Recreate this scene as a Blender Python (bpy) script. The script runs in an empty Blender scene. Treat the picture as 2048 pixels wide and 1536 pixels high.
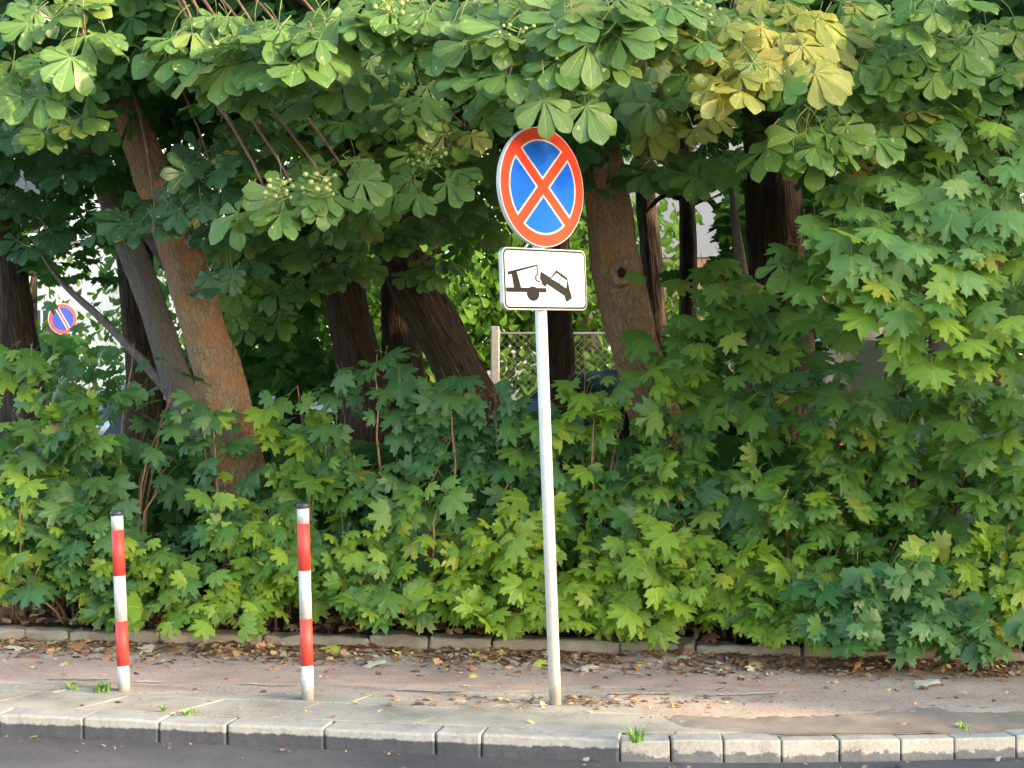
import bpy, bmesh, math, random
import numpy as np
from mathutils import Vector, Matrix, noise

random.seed(11)
rng = np.random.default_rng(11)
R = math.radians
sc = bpy.context.scene
COL = sc.collection

# ------------------------------------------------------------------ camera, sky, sun, exposure
F_PX = 3200.0            # focal length in photograph pixels (2048 wide)
EYE = 1.6
cam_d = bpy.data.cameras.new('camera')
cam_d.sensor_width = 36.0
cam_d.lens = F_PX / 2048 * 36.0
cam_d.clip_end = 2000.0
cam = bpy.data.objects.new('camera', cam_d)
COL.objects.link(cam)
cam.location = (0, 0, EYE)
cam.rotation_euler = (R(90), 0, 0)
sc.camera = cam

SUN_EL, SUN_AZ = 18.0, 112.0          # azimuth clockwise from +Y (view direction); +X is the right
world = bpy.data.worlds.new('World')
sc.world = world
world.use_nodes = True
wn = world.node_tree
bg = wn.nodes['Background']
sky = wn.nodes.new('ShaderNodeTexSky')
sky.sky_type = 'NISHITA'
sky.sun_disc = False
sky.sun_elevation = R(SUN_EL)
sky.sun_rotation = R(SUN_AZ)
sky.air_density = 1.0
sky.dust_density = 2.5
sky.ozone_density = 1.0
wn.links.new(sky.outputs[0], bg.inputs[0])
bg.inputs[1].default_value = 0.15

sun_d = bpy.data.lights.new('sun', 'SUN')
sun_d.energy = 2.0
sun_d.angle = R(2.0)
sun_d.color = (1.0, 0.76, 0.48)
sun = bpy.data.objects.new('sun', sun_d)
COL.objects.link(sun)
sdir = Vector((math.sin(R(SUN_AZ)) * math.cos(R(SUN_EL)), math.cos(R(SUN_AZ)) * math.cos(R(SUN_EL)), math.sin(R(SUN_EL))))
sun.rotation_euler = sdir.to_track_quat('Z', 'Y').to_euler()
sun.location = (20, -10, 20)

sc.view_settings.view_transform = 'Standard'
sc.view_settings.look = 'None'
sc.view_settings.exposure = 2.55
sc.view_settings.gamma = 1.0
sc.cycles.max_bounces = 5
sc.cycles.diffuse_bounces = 2
sc.cycles.use_adaptive_sampling = True
sc.cycles.adaptive_threshold = 0.02
sc.cycles.glossy_bounces = 2
sc.cycles.transmission_bounces = 3
sc.cycles.transparent_max_bounces = 6
sc.cycles.use_denoising = True


# ------------------------------------------------------------------ helpers
def at(px, py, D):
    return Vector(((px - 1024) / F_PX * D, D, EYE + (768 - py) / F_PX * D))


def ground_at(px, py, z=0.0):
    D = (EYE - z) * F_PX / (py - 768)
    return Vector(((px - 1024) / F_PX * D, D, z))


def mesh_from(name, verts, faces, smooth=False, uvs=None, mats=(), fmat=None):
    me = bpy.data.meshes.new(name)
    me.from_pydata([tuple(v) for v in verts], [], faces)
    if uvs is not None:
        ul = me.uv_layers.new(name='UVMap')
        li = np.empty(len(me.loops), dtype=np.int32)
        me.loops.foreach_get('vertex_index', li)
        ul.data.foreach_set('uv', np.asarray(uvs, dtype=np.float32)[li].ravel())
    for m in mats:
        me.materials.append(m)
    if fmat is not None:
        me.polygons.foreach_set('material_index', np.asarray(fmat, dtype=np.int32))
    if smooth:
        me.polygons.foreach_set('use_smooth', np.ones(len(me.polygons), dtype=bool))
    me.update()
    return me


def link(name, me, parent=None, **props):
    o = bpy.data.objects.new(name, me)
    COL.objects.link(o)
    if parent is not None:
        o.parent = parent
    for k, v in props.items():
        o[k] = v
    return o


def empty(name, loc, label, category, group=None):
    o = bpy.data.objects.new(name, None)
    COL.objects.link(o)
    o.location = loc
    o.empty_display_size = 0.1
    o['label'] = label
    o['category'] = category
    if group:
        o['group'] = group
    return o


def local(parent, pts):
    """world points -> coordinates under an unrotated parent Empty"""
    L = parent.location
    return [Vector(p) - L for p in pts]


def bm_obj(name, bm, mat, parent=None, smooth=False, **props):
    me = bpy.data.meshes.new(name)
    bmesh.ops.recalc_face_normals(bm, faces=bm.faces)
    bm.to_mesh(me)
    bm.free()
    if mat is not None:
        me.materials.append(mat)
    if smooth:
        me.polygons.foreach_set('use_smooth', np.ones(len(me.polygons), dtype=bool))
    return link(name, me, parent, **props)


def add_box(bm, c, s, bevel=0.0, seg=1, M=None):
    r = bmesh.ops.create_cube(bm, size=1.0)
    vs = r['verts']
    for v in vs:
        v.co = Vector((v.co.x * s[0], v.co.y * s[1], v.co.z * s[2]))
    if bevel > 0:
        es = list({e for v in vs for e in v.link_edges})
        rb = bmesh.ops.bevel(bm, geom=es, offset=bevel, segments=seg, affect='EDGES', profile=0.5)
        vs = list({v for f in rb['faces'] for v in f.verts} | {v for v in vs if v.is_valid})
    T = (M if M is not None else Matrix()) 
    for v in vs:
        v.co = T @ (v.co + Vector(c))
    return vs


def add_prism(bm, poly, y0, y1):
    """polygon in (x,z) extruded along y"""
    a = [bm.verts.new((p[0], y0, p[1])) for p in poly]
    b = [bm.verts.new((p[0], y1, p[1])) for p in poly]
    n = len(poly)
    bm.faces.new(a)
    bm.faces.new(b[::-1])
    for i in range(n):
        bm.faces.new((a[i], b[i], b[(i + 1) % n], a[(i + 1) % n]))


def tube(points, radii, sides=6, cap=True, wob=0.0, uvlen=True, seed=0.0, ridges=0.0):
    """swept tube: returns verts, faces, uvs(metres)"""
    P = [Vector(p) for p in points]
    n = len(P)
    T = []
    for i in range(n):
        a = P[max(i - 1, 0)]
        b = P[min(i + 1, n - 1)]
        t = (b - a)
        T.append(t.normalized() if t.length > 1e-9 else Vector((0, 0, 1)))
    ref = Vector((1, 0, 0)) if abs(T[0].x) < 0.8 else Vector((0, 1, 0))
    N = (ref - T[0] * ref.dot(T[0])).normalized()
    V, UV, Fc = [], [], []
    L = 0.0
    for i in range(n):
        if i:
            L += (P[i] - P[i - 1]).length
            N = (N - T[i] * N.dot(T[i]))
            N = N.normalized() if N.length > 1e-6 else ref
        B = T[i].cross(N)
        for k in range(sides):
            a = 2 * math.pi * k / sides
            r = radii[i]
            d = N * math.cos(a) + B * math.sin(a)
            if wob:
                q = P[i] * 2.2 + d * 1.1 + Vector((seed, seed * .7, 0))
                r *= 1 + wob * noise.noise(q) + wob * 0.45 * noise.noise(q * 3.1)
            if ridges:
                r *= 1 + ridges * noise.noise(Vector((math.cos(a) * 4 + seed, math.sin(a) * 4, L * 1.6))) + ridges * .6 * noise.noise(Vector((math.cos(a) * 9 + seed, math.sin(a) * 9, L * 4.0)))
            V.append(P[i] + d * r)
            UV.append((a * max(radii), L))
    for i in range(n - 1):
        for k in range(sides):
            k2 = (k + 1) % sides
            Fc.append((i * sides + k, i * sides + k2, (i + 1) * sides + k2, (i + 1) * sides + k))
    if cap:
        Fc.append(tuple(range(sides))[::-1])
        Fc.append(tuple((n - 1) * sides + k for k in range(sides)))
    return V, Fc, UV


def catmull(pts, per=6):
    P = [np.array(p, dtype=float) for p in pts]
    P = [2 * P[0] - P[1]] + P + [2 * P[-1] - P[-2]]
    out = []
    for i in range(1, len(P) - 2):
        for k in range(per):
            t = k / per
            a, b, c, d = P[i - 1], P[i], P[i + 1], P[i + 2]
            out.append(0.5 * ((2 * b) + (-a + c) * t + (2 * a - 5 * b + 4 * c - d) * t ** 2 + (-a + 3 * b - 3 * c + d) * t ** 3))
    out.append(P[-2])
    return out


def bez(a, b, c, n=8):
    return [a * (1 - t) ** 2 + b * 2 * t * (1 - t) + c * t * t for t in [i / (n - 1) for i in range(n)]]


def merge(parts):
    V, Fc, UV = [], [], []
    for v, f, u in parts:
        o = len(V)
        V += v
        UV += u
        Fc += [tuple(i + o for i in q) for q in f]
    return V, Fc, UV


# ------------------------------------------------------------------ materials
def new_mat(name):
    m = bpy.data.materials.new(name)
    m.use_nodes = True
    nt = m.node_tree
    b = nt.nodes['Principled BSDF']
    return m, nt, b


def N_(nt, t, **kw):
    n = nt.nodes.new(t)
    for k, v in kw.items():
        if k == 'inputs':
            for kk, vv in v.items():
                n.inputs[kk].default_value = vv
        else:
            setattr(n, k, v)
    return n


def ramp(nt, fac, stops, interp='LINEAR'):
    n = nt.nodes.new('ShaderNodeValToRGB')
    e = n.color_ramp.elements
    n.color_ramp.interpolation = interp
    while len(e) < len(stops):
        e.new(0.5)
    for i, (p, c) in enumerate(stops):
        e[i].position = p
        e[i].color = tuple(c) + ((1,) if len(c) == 3 else ())
    nt.links.new(fac, n.inputs[0])
    return n.outputs[0]


def mix(nt, fac, a, b, mode='MIX'):
    n = nt.nodes.new('ShaderNodeMix')
    n.data_type = 'RGBA'
    n.blend_type = mode
    for s, v in ((0, fac), (6, a), (7, b)):
        if hasattr(v, 'is_linked') or hasattr(v, 'links'):
            nt.links.new(v, n.inputs[s])
        else:
            n.inputs[s].default_value = v if s == 0 else (tuple(v) + ((1,) if len(v) == 3 else ()))
    return n.outputs[2]


def math_(nt, op, a, b=None, clamp=False):
    n = nt.nodes.new('ShaderNodeMath')
    n.operation = op
    n.use_clamp = clamp
    for i, v in enumerate((a, b)):
        if v is None:
            continue
        if hasattr(v, 'links'):
            nt.links.new(v, n.inputs[i])
        else:
            n.inputs[i].default_value = v
    return n.outputs[0]


def noise_(nt, vec, scale, detail=4, rough=0.55, dist=0.0):
    n = nt.nodes.new('ShaderNodeTexNoise')
    n.inputs['Scale'].default_value = scale
    n.inputs['Detail'].default_value = detail
    n.inputs['Roughness'].default_value = rough
    n.inputs['Distortion'].default_value = dist
    if vec is not None:
        nt.links.new(vec, n.inputs['Vector'])
    return n.outputs['Fac']


def coord(nt, kind='Object', scale=None):
    n = nt.nodes.new('ShaderNodeTexCoord')
    o = n.outputs[kind]
    if scale:
        m = nt.nodes.new('ShaderNodeMapping')
        m.inputs['Scale'].default_value = scale
        nt.links.new(o, m.inputs[0])
        o = m.outputs[0]
    return o


def world_pos(nt):
    return nt.nodes.new('ShaderNodeNewGeometry').outputs['Position']


def bump(nt, b, h, strength=0.4, dist=0.01):
    n = nt.nodes.new('ShaderNodeBump')
    n.inputs['Strength'].default_value = strength
    n.inputs['Distance'].default_value = dist
    nt.links.new(h, n.inputs['Height'])
    nt.links.new(n.outputs[0], b.inputs['Normal'])


def plain(name, col, rough=0.5, metal=0.0, var=0.12, scale=20, bumpk=0.0, spec=0.5):
    m, nt, b = new_mat(name)
    p = coord(nt)
    f = noise_(nt, p, scale, 5)
    c = ramp(nt, f, [(0.3, [x * (1 - var) for x in col]), (0.7, [min(1, x * (1 + var)) for x in col])])
    nt.links.new(c, b.inputs['Base Color'])
    b.inputs['Roughness'].default_value = rough
    b.inputs['Metallic'].default_value = metal
    b.inputs['Specular IOR Level'].default_value = spec
    if bumpk:
        bump(nt, b, f, bumpk, 0.004)
    return m


def leaf_mat(name, c_dark, c_mid, c_light, trans, spots=0.0, island=False, gloss=0.42, trans_fac=0.32, yellow=None, vein=0.42):
    """leaf: colour drawn per leaf, paler veins from the UV, pale mine spots, translucency"""
    m, nt, b = new_mat(name)
    if island:
        rnd = nt.nodes.new('ShaderNodeNewGeometry').outputs['Random Per Island']
    else:
        rnd = nt.nodes.new('ShaderNodeObjectInfo').outputs['Random']
    c = ramp(nt, rnd, [(0.0, c_dark), (0.5, c_mid), (0.9, c_light), (1.0, yellow or c_light)])
    p = coord(nt, 'Object')
    blot = noise_(nt, world_pos(nt), 9.0, 3)
    c = mix(nt, math_(nt, 'MULTIPLY', blot, 0.35), c, [min(1, x * 1.5) for x in c_light])
    uv = coord(nt, 'UV')
    sep = nt.nodes.new('ShaderNodeSeparateXYZ')
    nt.links.new(uv, sep.inputs[0])
    au = math_(nt, 'ABSOLUTE', sep.outputs[0])
    mid = math_(nt, 'SUBTRACT', 1.0, math_(nt, 'MULTIPLY', au, 14.0), clamp=True)
    # side veins: sine of v - |u|
    sv = math_(nt, 'SINE', math_(nt, 'MULTIPLY', math_(nt, 'SUBTRACT', sep.outputs[1], math_(nt, 'MULTIPLY', au, 0.55)), 62.0))
    svc = math_(nt, 'MULTIPLY', math_(nt, 'SUBTRACT', sv, 0.72, ), 2.0, clamp=True)
    vv = math_(nt, 'MAXIMUM', mid, math_(nt, 'MULTIPLY', svc, 0.55))
    c = mix(nt, math_(nt, 'MULTIPLY', vv, vein), c, [min(1, c_light[0] * 1.7), min(1, c_light[1] * 1.5), min(1, c_light[2] * 1.9)])
    if spots:
        vo = nt.nodes.new('ShaderNodeTexVoronoi')
        vo.inputs['Scale'].default_value = 27.0
        wob = nt.nodes.new('ShaderNodeTexNoise')
        wob.inputs['Scale'].default_value = 34.0
        nt.links.new(world_pos(nt), wob.inputs['Vector'])
        wsc = nt.nodes.new('ShaderNodeVectorMath')
        wsc.operation = 'SCALE'
        wsc.inputs['Scale'].default_value = 0.030
        nt.links.new(wob.outputs['Color'], wsc.inputs[0])
        wad = nt.nodes.new('ShaderNodeVectorMath')
        nt.links.new(world_pos(nt), wad.inputs[0])
        nt.links.new(wsc.outputs[0], wad.inputs[1])
        wmp = nt.nodes.new('ShaderNodeMapping')
        wmp.inputs['Rotation'].default_value = (0.3, 0.5, 0.2)
        wmp.inputs['Scale'].default_value = (1.0, 1.0, 0.55)
        nt.links.new(wad.outputs[0], wmp.inputs[0])
        nt.links.new(wmp.outputs[0], vo.inputs['Vector'])
        sg = nt.nodes.new('ShaderNodeSeparateColor')
        nt.links.new(vo.outputs['Color'], sg.inputs[0])
        big = noise_(nt, world_pos(nt), 3.2, 2)
        sel = math_(nt, 'GREATER_THAN', math_(nt, 'ADD', nt_col_r(nt, vo.outputs['Color']), math_(nt, 'MULTIPLY', big, 0.5)), 1.02 - spots)
        near = math_(nt, 'LESS_THAN', vo.outputs['Distance'], math_(nt, 'ADD', 0.07, math_(nt, 'MULTIPLY', sg.outputs[1], 0.16)))
        sp = math_(nt, 'MULTIPLY', sel, near)
        c = mix(nt, math_(nt, 'MULTIPLY', sp, 0.8), c, (0.50, 0.47, 0.24))
    nt.links.new(c, b.inputs['Base Color'])
    b.inputs['Roughness'].default_value = gloss
    b.inputs['Specular IOR Level'].default_value = 0.5
    if island:
        vv = math_(nt, 'MULTIPLY', mid, 1.0)
    hb = math_(nt, 'MULTIPLY', vv, -0.6) if island else math_(nt, 'ADD', math_(nt, 'MULTIPLY', vv, -0.6), noise_(nt, world_pos(nt), 45.0, 2))
    bump(nt, b, hb, 0.5, 0.005)
    tr = nt.nodes.new('ShaderNodeBsdfTranslucent')
    tc = mix(nt, 0.6, c, trans)
    nt.links.new(tc, tr.inputs['Color'])
    mx = nt.nodes.new('ShaderNodeMixShader')
    mx.inputs[0].default_value = trans_fac
    out = nt.nodes['Material Output']
    if island:
        df = nt.nodes.new('ShaderNodeBsdfDiffuse')
        nt.links.new(c, df.inputs['Color'])
        nt.links.new(df.outputs[0], mx.inputs[1])
    else:
        nt.links.new(b.outputs[0], mx.inputs[1])
    nt.links.new(tr.outputs[0], mx.inputs[2])
    nt.links.new(mx.outputs[0], out.inputs['Surface'])
    return m


def nt_col_r(nt, c):
    s = nt.nodes.new('ShaderNodeSeparateColor')
    nt.links.new(c, s.inputs[0])
    return s.outputs[0]


def bark_mat(name, dark, mid, light, furrow=14.0, stretch=0.16, strength=0.7, bark_sun_orange=None, ck=0.5, fine=0.0):
    m, nt, b = new_mat(name)
    uv = coord(nt, 'UV', (1.0, stretch, 1.0))
    n1 = noise_(nt, uv, furrow * 1.6, 6, 0.62, 0.9)
    vo = nt.nodes.new('ShaderNodeTexVoronoi')
    vo.feature = 'DISTANCE_TO_EDGE'
    vo.inputs['Scale'].default_value = furrow
    w = nt.nodes.new('ShaderNodeVectorMath')
    w.operation = 'ADD'
    nt.links.new(uv, w.inputs[0])
    wn_ = nt.nodes.new('ShaderNodeTexNoise')
    wn_.inputs['Scale'].default_value = furrow
    nt.links.new(uv, wn_.inputs['Vector'])
    ws = nt.nodes.new('ShaderNodeVectorMath')
    ws.operation = 'SCALE'
    ws.inputs['Scale'].default_value = 0.12
    nt.links.new(wn_.outputs['Color'], ws.inputs[0])
    nt.links.new(ws.outputs[0], w.inputs[1])
    nt.links.new(w.outputs[0], vo.inputs['Vector'])
    crack = math_(nt, 'MULTIPLY', vo.outputs['Distance'], 5.0, clamp=True)
    h = math_(nt, 'ADD', math_(nt, 'MULTIPLY', n1, 0.8), math_(nt, 'MULTIPLY', crack, ck))
    if fine:
        h = math_(nt, 'ADD', h, math_(nt, 'MULTIPLY', math_(nt, 'SUBTRACT', noise_(nt, coord(nt, 'UV', (1, .6, 1)), 90, 5, .7), .5), fine))
        h = math_(nt, 'ADD', h, .5 - ck)
    c = ramp(nt, h, [(0.25, dark), (0.6, mid), (1.0, light)])
    big = noise_(nt, coord(nt, 'UV'), 3.0, 3)
    c = mix(nt, math_(nt, 'MULTIPLY', big, 0.5), c, mid)
    if bark_sun_orange:
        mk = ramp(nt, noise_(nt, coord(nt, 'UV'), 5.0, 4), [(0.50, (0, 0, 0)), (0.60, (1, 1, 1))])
        c = mix(nt, math_(nt, 'MULTIPLY', nt_col_r(nt, mk), 0.75), c, mix(nt, 0.6, c, bark_sun_orange))
    nt.links.new(c, b.inputs['Base Color'])
    b.inputs['Roughness'].default_value = 0.9
    b.inputs['Specular IOR Level'].default_value = 0.2
    bump(nt, b, h, strength, 0.02)
    return m


def ground_mat(name, stops, scale, fine=60, rough=0.9, bumpk=0.4, speck=None, speck_scale=120, speck_thr=0.72, bdist=0.006):
    m, nt, b = new_mat(name)
    p = world_pos(nt)
    n1 = noise_(nt, p, scale, 6, 0.62)
    n2 = noise_(nt, p, fine, 4, 0.7)
    f = math_(nt, 'ADD', math_(nt, 'MULTIPLY', n1, 0.65), math_(nt, 'MULTIPLY', n2, 0.35))
    c = ramp(nt, f, stops)
    if speck:
        vo = nt.nodes.new('ShaderNodeTexVoronoi')
        vo.inputs['Scale'].default_value = speck_scale
        nt.links.new(p, vo.inputs['Vector'])
        r_ = nt_col_r(nt, vo.outputs['Color'])
        s = math_(nt, 'MULTIPLY', math_(nt, 'GREATER_THAN', r_, speck_thr), math_(nt, 'LESS_THAN', vo.outputs['Distance'], 0.42))
        c = mix(nt, math_(nt, 'MULTIPLY', s, 0.7), c, speck)
    nt.links.new(c, b.inputs['Base Color'])
    b.inputs['Roughness'].default_value = rough
    b.inputs['Specular IOR Level'].default_value = 0.3
    bump(nt, b, f, bumpk, bdist)
    return m


MAT = {}
# horse chestnut and maple leaves
MAT['chestnut'] = leaf_mat('chestnut_leaf', (0.062, 0.148, 0.032), (0.095, 0.192, 0.042), (0.135, 0.232, 0.052), (0.18, 0.32, 0.03), spots=0.27, yellow=(0.22, 0.24, 0.05))
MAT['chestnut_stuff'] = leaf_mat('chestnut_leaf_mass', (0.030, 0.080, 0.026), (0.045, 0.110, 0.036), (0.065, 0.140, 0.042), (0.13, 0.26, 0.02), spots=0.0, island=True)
MAT['chestnut_yellow'] = leaf_mat('chestnut_leaf_turning', (0.15, 0.22, 0.040), (0.25, 0.28, 0.045), (0.35, 0.33, 0.055), (0.42, 0.40, 0.05), spots=0.34, yellow=(0.46, 0.30, 0.05))
MAT['chestnut_blue'] = leaf_mat('chestnut_leaf_bluish', (0.030, 0.092, 0.036), (0.044, 0.118, 0.046), (0.060, 0.142, 0.052), (0.08, 0.20, 0.05), spots=0.08, gloss=0.36)
MAT['maple'] = leaf_mat('maple_leaf', (0.055, 0.145, 0.024), (0.086, 0.195, 0.030), (0.125, 0.240, 0.036), (0.20, 0.36, 0.03), yellow=(0.24, 0.27, 0.04), vein=0.35)
MAT['maple_blue'] = leaf_mat('maple_leaf_bluish', (0.038, 0.115, 0.032), (0.058, 0.150, 0.040), (0.080, 0.180, 0.046), (0.12, 0.26, 0.04), yellow=(0.10, 0.19, 0.05), vein=0.3)
MAT['maple_fresh'] = leaf_mat('maple_leaf_fresh', (0.125, 0.235, 0.026), (0.180, 0.305, 0.030), (0.245, 0.365, 0.036), (0.34, 0.50, 0.03), yellow=(0.34, 0.33, 0.04), vein=0.35, trans_fac=0.38)
MAT['maple_pale'] = leaf_mat('maple_leaf_pale', (0.090, 0.205, 0.048), (0.125, 0.250, 0.058), (0.160, 0.295, 0.066), (0.24, 0.40, 0.06), yellow=(0.22, 0.31, 0.06), vein=0.35)
MAT['chestnut_light'] = leaf_mat('chestnut_leaf_light', (0.070, 0.165, 0.030), (0.100, 0.205, 0.036), (0.138, 0.245, 0.044), (0.24, 0.40, 0.03), spots=0.2, yellow=(0.22, 0.26, 0.05))
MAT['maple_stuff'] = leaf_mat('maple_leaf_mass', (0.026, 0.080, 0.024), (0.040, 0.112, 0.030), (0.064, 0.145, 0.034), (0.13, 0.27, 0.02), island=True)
MAT['far_leaf'] = leaf_mat('far_foliage', (0.034, 0.090, 0.018), (0.056, 0.130, 0.022), (0.085, 0.165, 0.026), (0.14, 0.27, 0.02), island=True, gloss=0.55, trans_fac=0.4, vein=0.0)
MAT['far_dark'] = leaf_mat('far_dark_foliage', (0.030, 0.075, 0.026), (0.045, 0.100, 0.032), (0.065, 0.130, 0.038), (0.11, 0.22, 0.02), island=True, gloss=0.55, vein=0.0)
MAT['petiole'] = plain('petiole', (0.16, 0.20, 0.055), 0.5)
MAT['twig'] = plain('twig_bark', (0.16, 0.085, 0.045), 0.75, var=0.35, scale=30)
MAT['twig_red'] = plain('twig_reddish', (0.24, 0.125, 0.06), 0.7, var=0.3, scale=30)
MAT['fruit'] = plain('young_fruit', (0.36, 0.42, 0.12), 0.5, var=0.2)
MAT['bark_tan'] = bark_mat('bark_tan', (0.10, 0.062, 0.036), (0.30, 0.190, 0.108), (0.42, 0.29, 0.18), 17, 0.6, 1.0, bark_sun_orange=(0.50, 0.19, 0.05), ck=0.42, fine=0.8)  # orange patches: the bark's own orange plus sun patches painted into the colour
MAT['bark_grey'] = bark_mat('bark_grey', (0.055, 0.045, 0.038), (0.14, 0.12, 0.105), (0.23, 0.20, 0.18), 15, 0.6, 0.8, ck=0.25, fine=0.7)
MAT['bark_dark'] = bark_mat('bark_dark', (0.018, 0.012, 0.009), (0.060, 0.040, 0.028), (0.11, 0.075, 0.052), 17, 0.14, 1.0)
MAT['hollow'] = plain('knot_hollow', (0.012, 0.008, 0.006), 0.95)

# ground
MAT['soil'] = ground_mat('soil', [(0.3, (0.022, 0.014, 0.010)), (0.5, (0.055, 0.032, 0.021)), (0.75, (0.12, 0.068, 0.042))], 6, 70, bumpk=0.8, bdist=0.02)
MAT['dirt'] = ground_mat('dirt_pavement', [(0.25, (0.22, 0.168, 0.128)), (0.48, (0.42, 0.332, 0.258)), (0.75, (0.53, 0.445, 0.36))], 2.4, 55, bumpk=0.5, speck=(0.09, 0.055, 0.035), speck_scale=75, speck_thr=0.8)
MAT['red_path'] = ground_mat('red_path', [(0.25, (0.29, 0.190, 0.140)), (0.5, (0.47, 0.330, 0.250)), (0.75, (0.56, 0.43, 0.34))], 2.0, 80, bumpk=0.35, speck=(0.16, 0.09, 0.06), speck_scale=90, speck_thr=0.85)
MAT['asphalt'] = ground_mat('asphalt', [(0.3, (0.036, 0.036, 0.039)), (0.5, (0.066, 0.066, 0.069)), (0.75, (0.115, 0.111, 0.108))], 1.6, 130, rough=0.85, bumpk=0.6, speck=(0.16, 0.155, 0.15), speck_scale=160, speck_thr=0.86)
MAT['slab'] = ground_mat('concrete_slab', [(0.32, (0.17, 0.150, 0.110)), (0.5, (0.35, 0.325, 0.258)), (0.70, (0.46, 0.435, 0.36))], 3.0, 90, bumpk=0.25, speck=(0.15, 0.13, 0.10), speck_scale=110, speck_thr=0.9)
MAT['yard'] = ground_mat('yard_grass', [(0.3, (0.04, 0.06, 0.02)), (0.5, (0.07, 0.10, 0.03)), (0.75, (0.12, 0.13, 0.06))], 1.2, 40)
MAT['line'] = ground_mat('worn_line', [(0.3, (0.28, 0.25, 0.21)), (0.5, (0.44, 0.40, 0.35)), (0.7, (0.56, 0.53, 0.48))], 9, 60)


def kerb_material(name, pale, stain, top_line, top_noise):
    """pale worn arris and top, tar stain with a ragged upper limit on the lower face (height above the road)"""
    m, nt, b = new_mat(name)
    p = world_pos(nt)
    sep = nt.nodes.new('ShaderNodeSeparateXYZ')
    nt.links.new(p, sep.inputs[0])
    n1 = noise_(nt, p, 7, 5, 0.65)
    n2 = noise_(nt, p, 55, 5, 0.7)
    f = math_(nt, 'ADD', math_(nt, 'MULTIPLY', n1, 0.5), math_(nt, 'MULTIPLY', n2, 0.5))
    c = ramp(nt, f, [(0.3, [x * 0.5 for x in pale]), (0.5, pale), (0.72, [min(1, x * 1.35) for x in pale])])
    edge = math_(nt, 'ADD', sep.outputs[2], math_(nt, 'MULTIPLY', math_(nt, 'SUBTRACT', noise_(nt, p, 14, 5, 0.7), 0.5), top_noise))
    k = ramp(nt, math_(nt, 'MULTIPLY', math_(nt, 'SUBTRACT', edge, top_line), -120.0, clamp=True), [(0, (0, 0, 0)), (1, (1, 1, 1))])
    s = ramp(nt, f, [(0.3, [x * 0.6 for x in stain]), (0.7, [x * 1.4 for x in stain])])
    c = mix(nt, nt_col_r(nt, k), c, s)
    nt.links.new(c, b.inputs['Base Color'])
    b.inputs['Roughness'].default_value = 0.88
    bump(nt, b, f, 0.5, 0.006)
    return m


MAT['kerb'] = kerb_material('kerb_concrete', (0.31, 0.30, 0.268), (0.058, 0.059, 0.065), -0.034, 0.040)
MAT['granite'] = kerb_material('kerb_granite', (0.33, 0.315, 0.28), (0.12, 0.12, 0.125), -0.058, 0.12)
MAT['old_stone'] = ground_mat('old_kerb_stone', [(0.25, (0.15, 0.118, 0.082)), (0.5, (0.30, 0.252, 0.186)), (0.78, (0.42, 0.365, 0.28))], 5, 60, bumpk=0.9, bdist=0.012)

# street furniture
MAT['sign_red'] = plain('sign_red', (0.62, 0.045, 0.014), 0.5, var=0.06, scale=6, spec=0.25)
MAT['sign_blue'] = plain('sign_blue', (0.0, 0.105, 0.58), 0.5, var=0.06, scale=6, spec=0.2)
MAT['sign_white'] = plain('sign_white', (0.57, 0.56, 0.535), 0.42, var=0.04, scale=8)
MAT['sign_black'] = plain('sign_black', (0.010, 0.010, 0.010), 0.6, spec=0.2)
MAT['sign_back'] = plain('sign_back_metal', (0.46, 0.46, 0.45), 0.42, metal=0.7)
MAT['cap_black'] = plain('black_plastic', (0.030, 0.033, 0.038), 0.45)


def paint(name, col, wear, wear_amt=0.5, rough=0.5):
    m, nt, b = new_mat(name)
    p = world_pos(nt)
    n1 = noise_(nt, p, 22, 6, 0.7)
    n2 = noise_(nt, p, 4, 3)
    k = ramp(nt, math_(nt, 'ADD', math_(nt, 'MULTIPLY', n1, 0.7), math_(nt, 'MULTIPLY', n2, 0.3)), [(0.55, (0, 0, 0)), (0.70, (1, 1, 1))])
    c = mix(nt, math_(nt, 'MULTIPLY', nt_col_r(nt, k), wear_amt), col, wear)
    sep = nt.nodes.new('ShaderNodeSeparateXYZ')
    nt.links.new(p, sep.inputs[0])
    g = math_(nt, 'SUBTRACT', math_(nt, 'ADD', 0.04, math_(nt, 'MULTIPLY', noise_(nt, p, 30, 5, .7), 0.16)), sep.outputs[2])
    g = math_(nt, 'MULTIPLY', g, 14.0, clamp=True)
    c = mix(nt, math_(nt, 'MULTIPLY', g, 0.6), c, (0.16, 0.13, 0.10))
    fl = math_(nt, 'GREATER_THAN', noise_(nt, p, 60, 4, .65), 0.63)
    c = mix(nt, math_(nt, 'MULTIPLY', fl, wear_amt), c, [x * .6 for x in wear])
    nt.links.new(c, b.inputs['Base Color'])
    b.inputs['Roughness'].default_value = rough
    bump(nt, b, n1, 0.12, 0.003)
    return m


MAT['post_white'] = paint('post_white_paint', (0.70, 0.68, 0.63), (0.48, 0.38, 0.30), 0.45)
MAT['rust'] = paint('rust_stain', (0.55, 0.45, 0.36), (0.34, 0.17, 0.08), 0.8, 0.8)
MAT['boll_white'] = paint('bollard_white_paint', (0.55, 0.54, 0.50), (0.30, 0.285, 0.25), 0.65)
MAT['boll_red'] = paint('bollard_red_paint', (0.68, 0.055, 0.040), (0.50, 0.10, 0.07), 0.4)


# ------------------------------------------------------------------ ground and road
KERB_H = 0.10
kerb_ctrl = [(-9.0, 8.85), (-5.5, 8.28), (-2.49, 7.74), (-0.883, 7.44), (-0.145, 7.29), (0.484, 7.19), (1.1, 7.16), (1.75, 7.20), (2.33, 7.28), (4.5, 7.75), (8.0, 8.8)]
kx = np.array([p[0] for p in kerb_ctrl])
ky = np.array([p[1] for p in kerb_ctrl])


def kerb_y(x):
    return float(np.interp(x, kx, ky))


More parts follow.
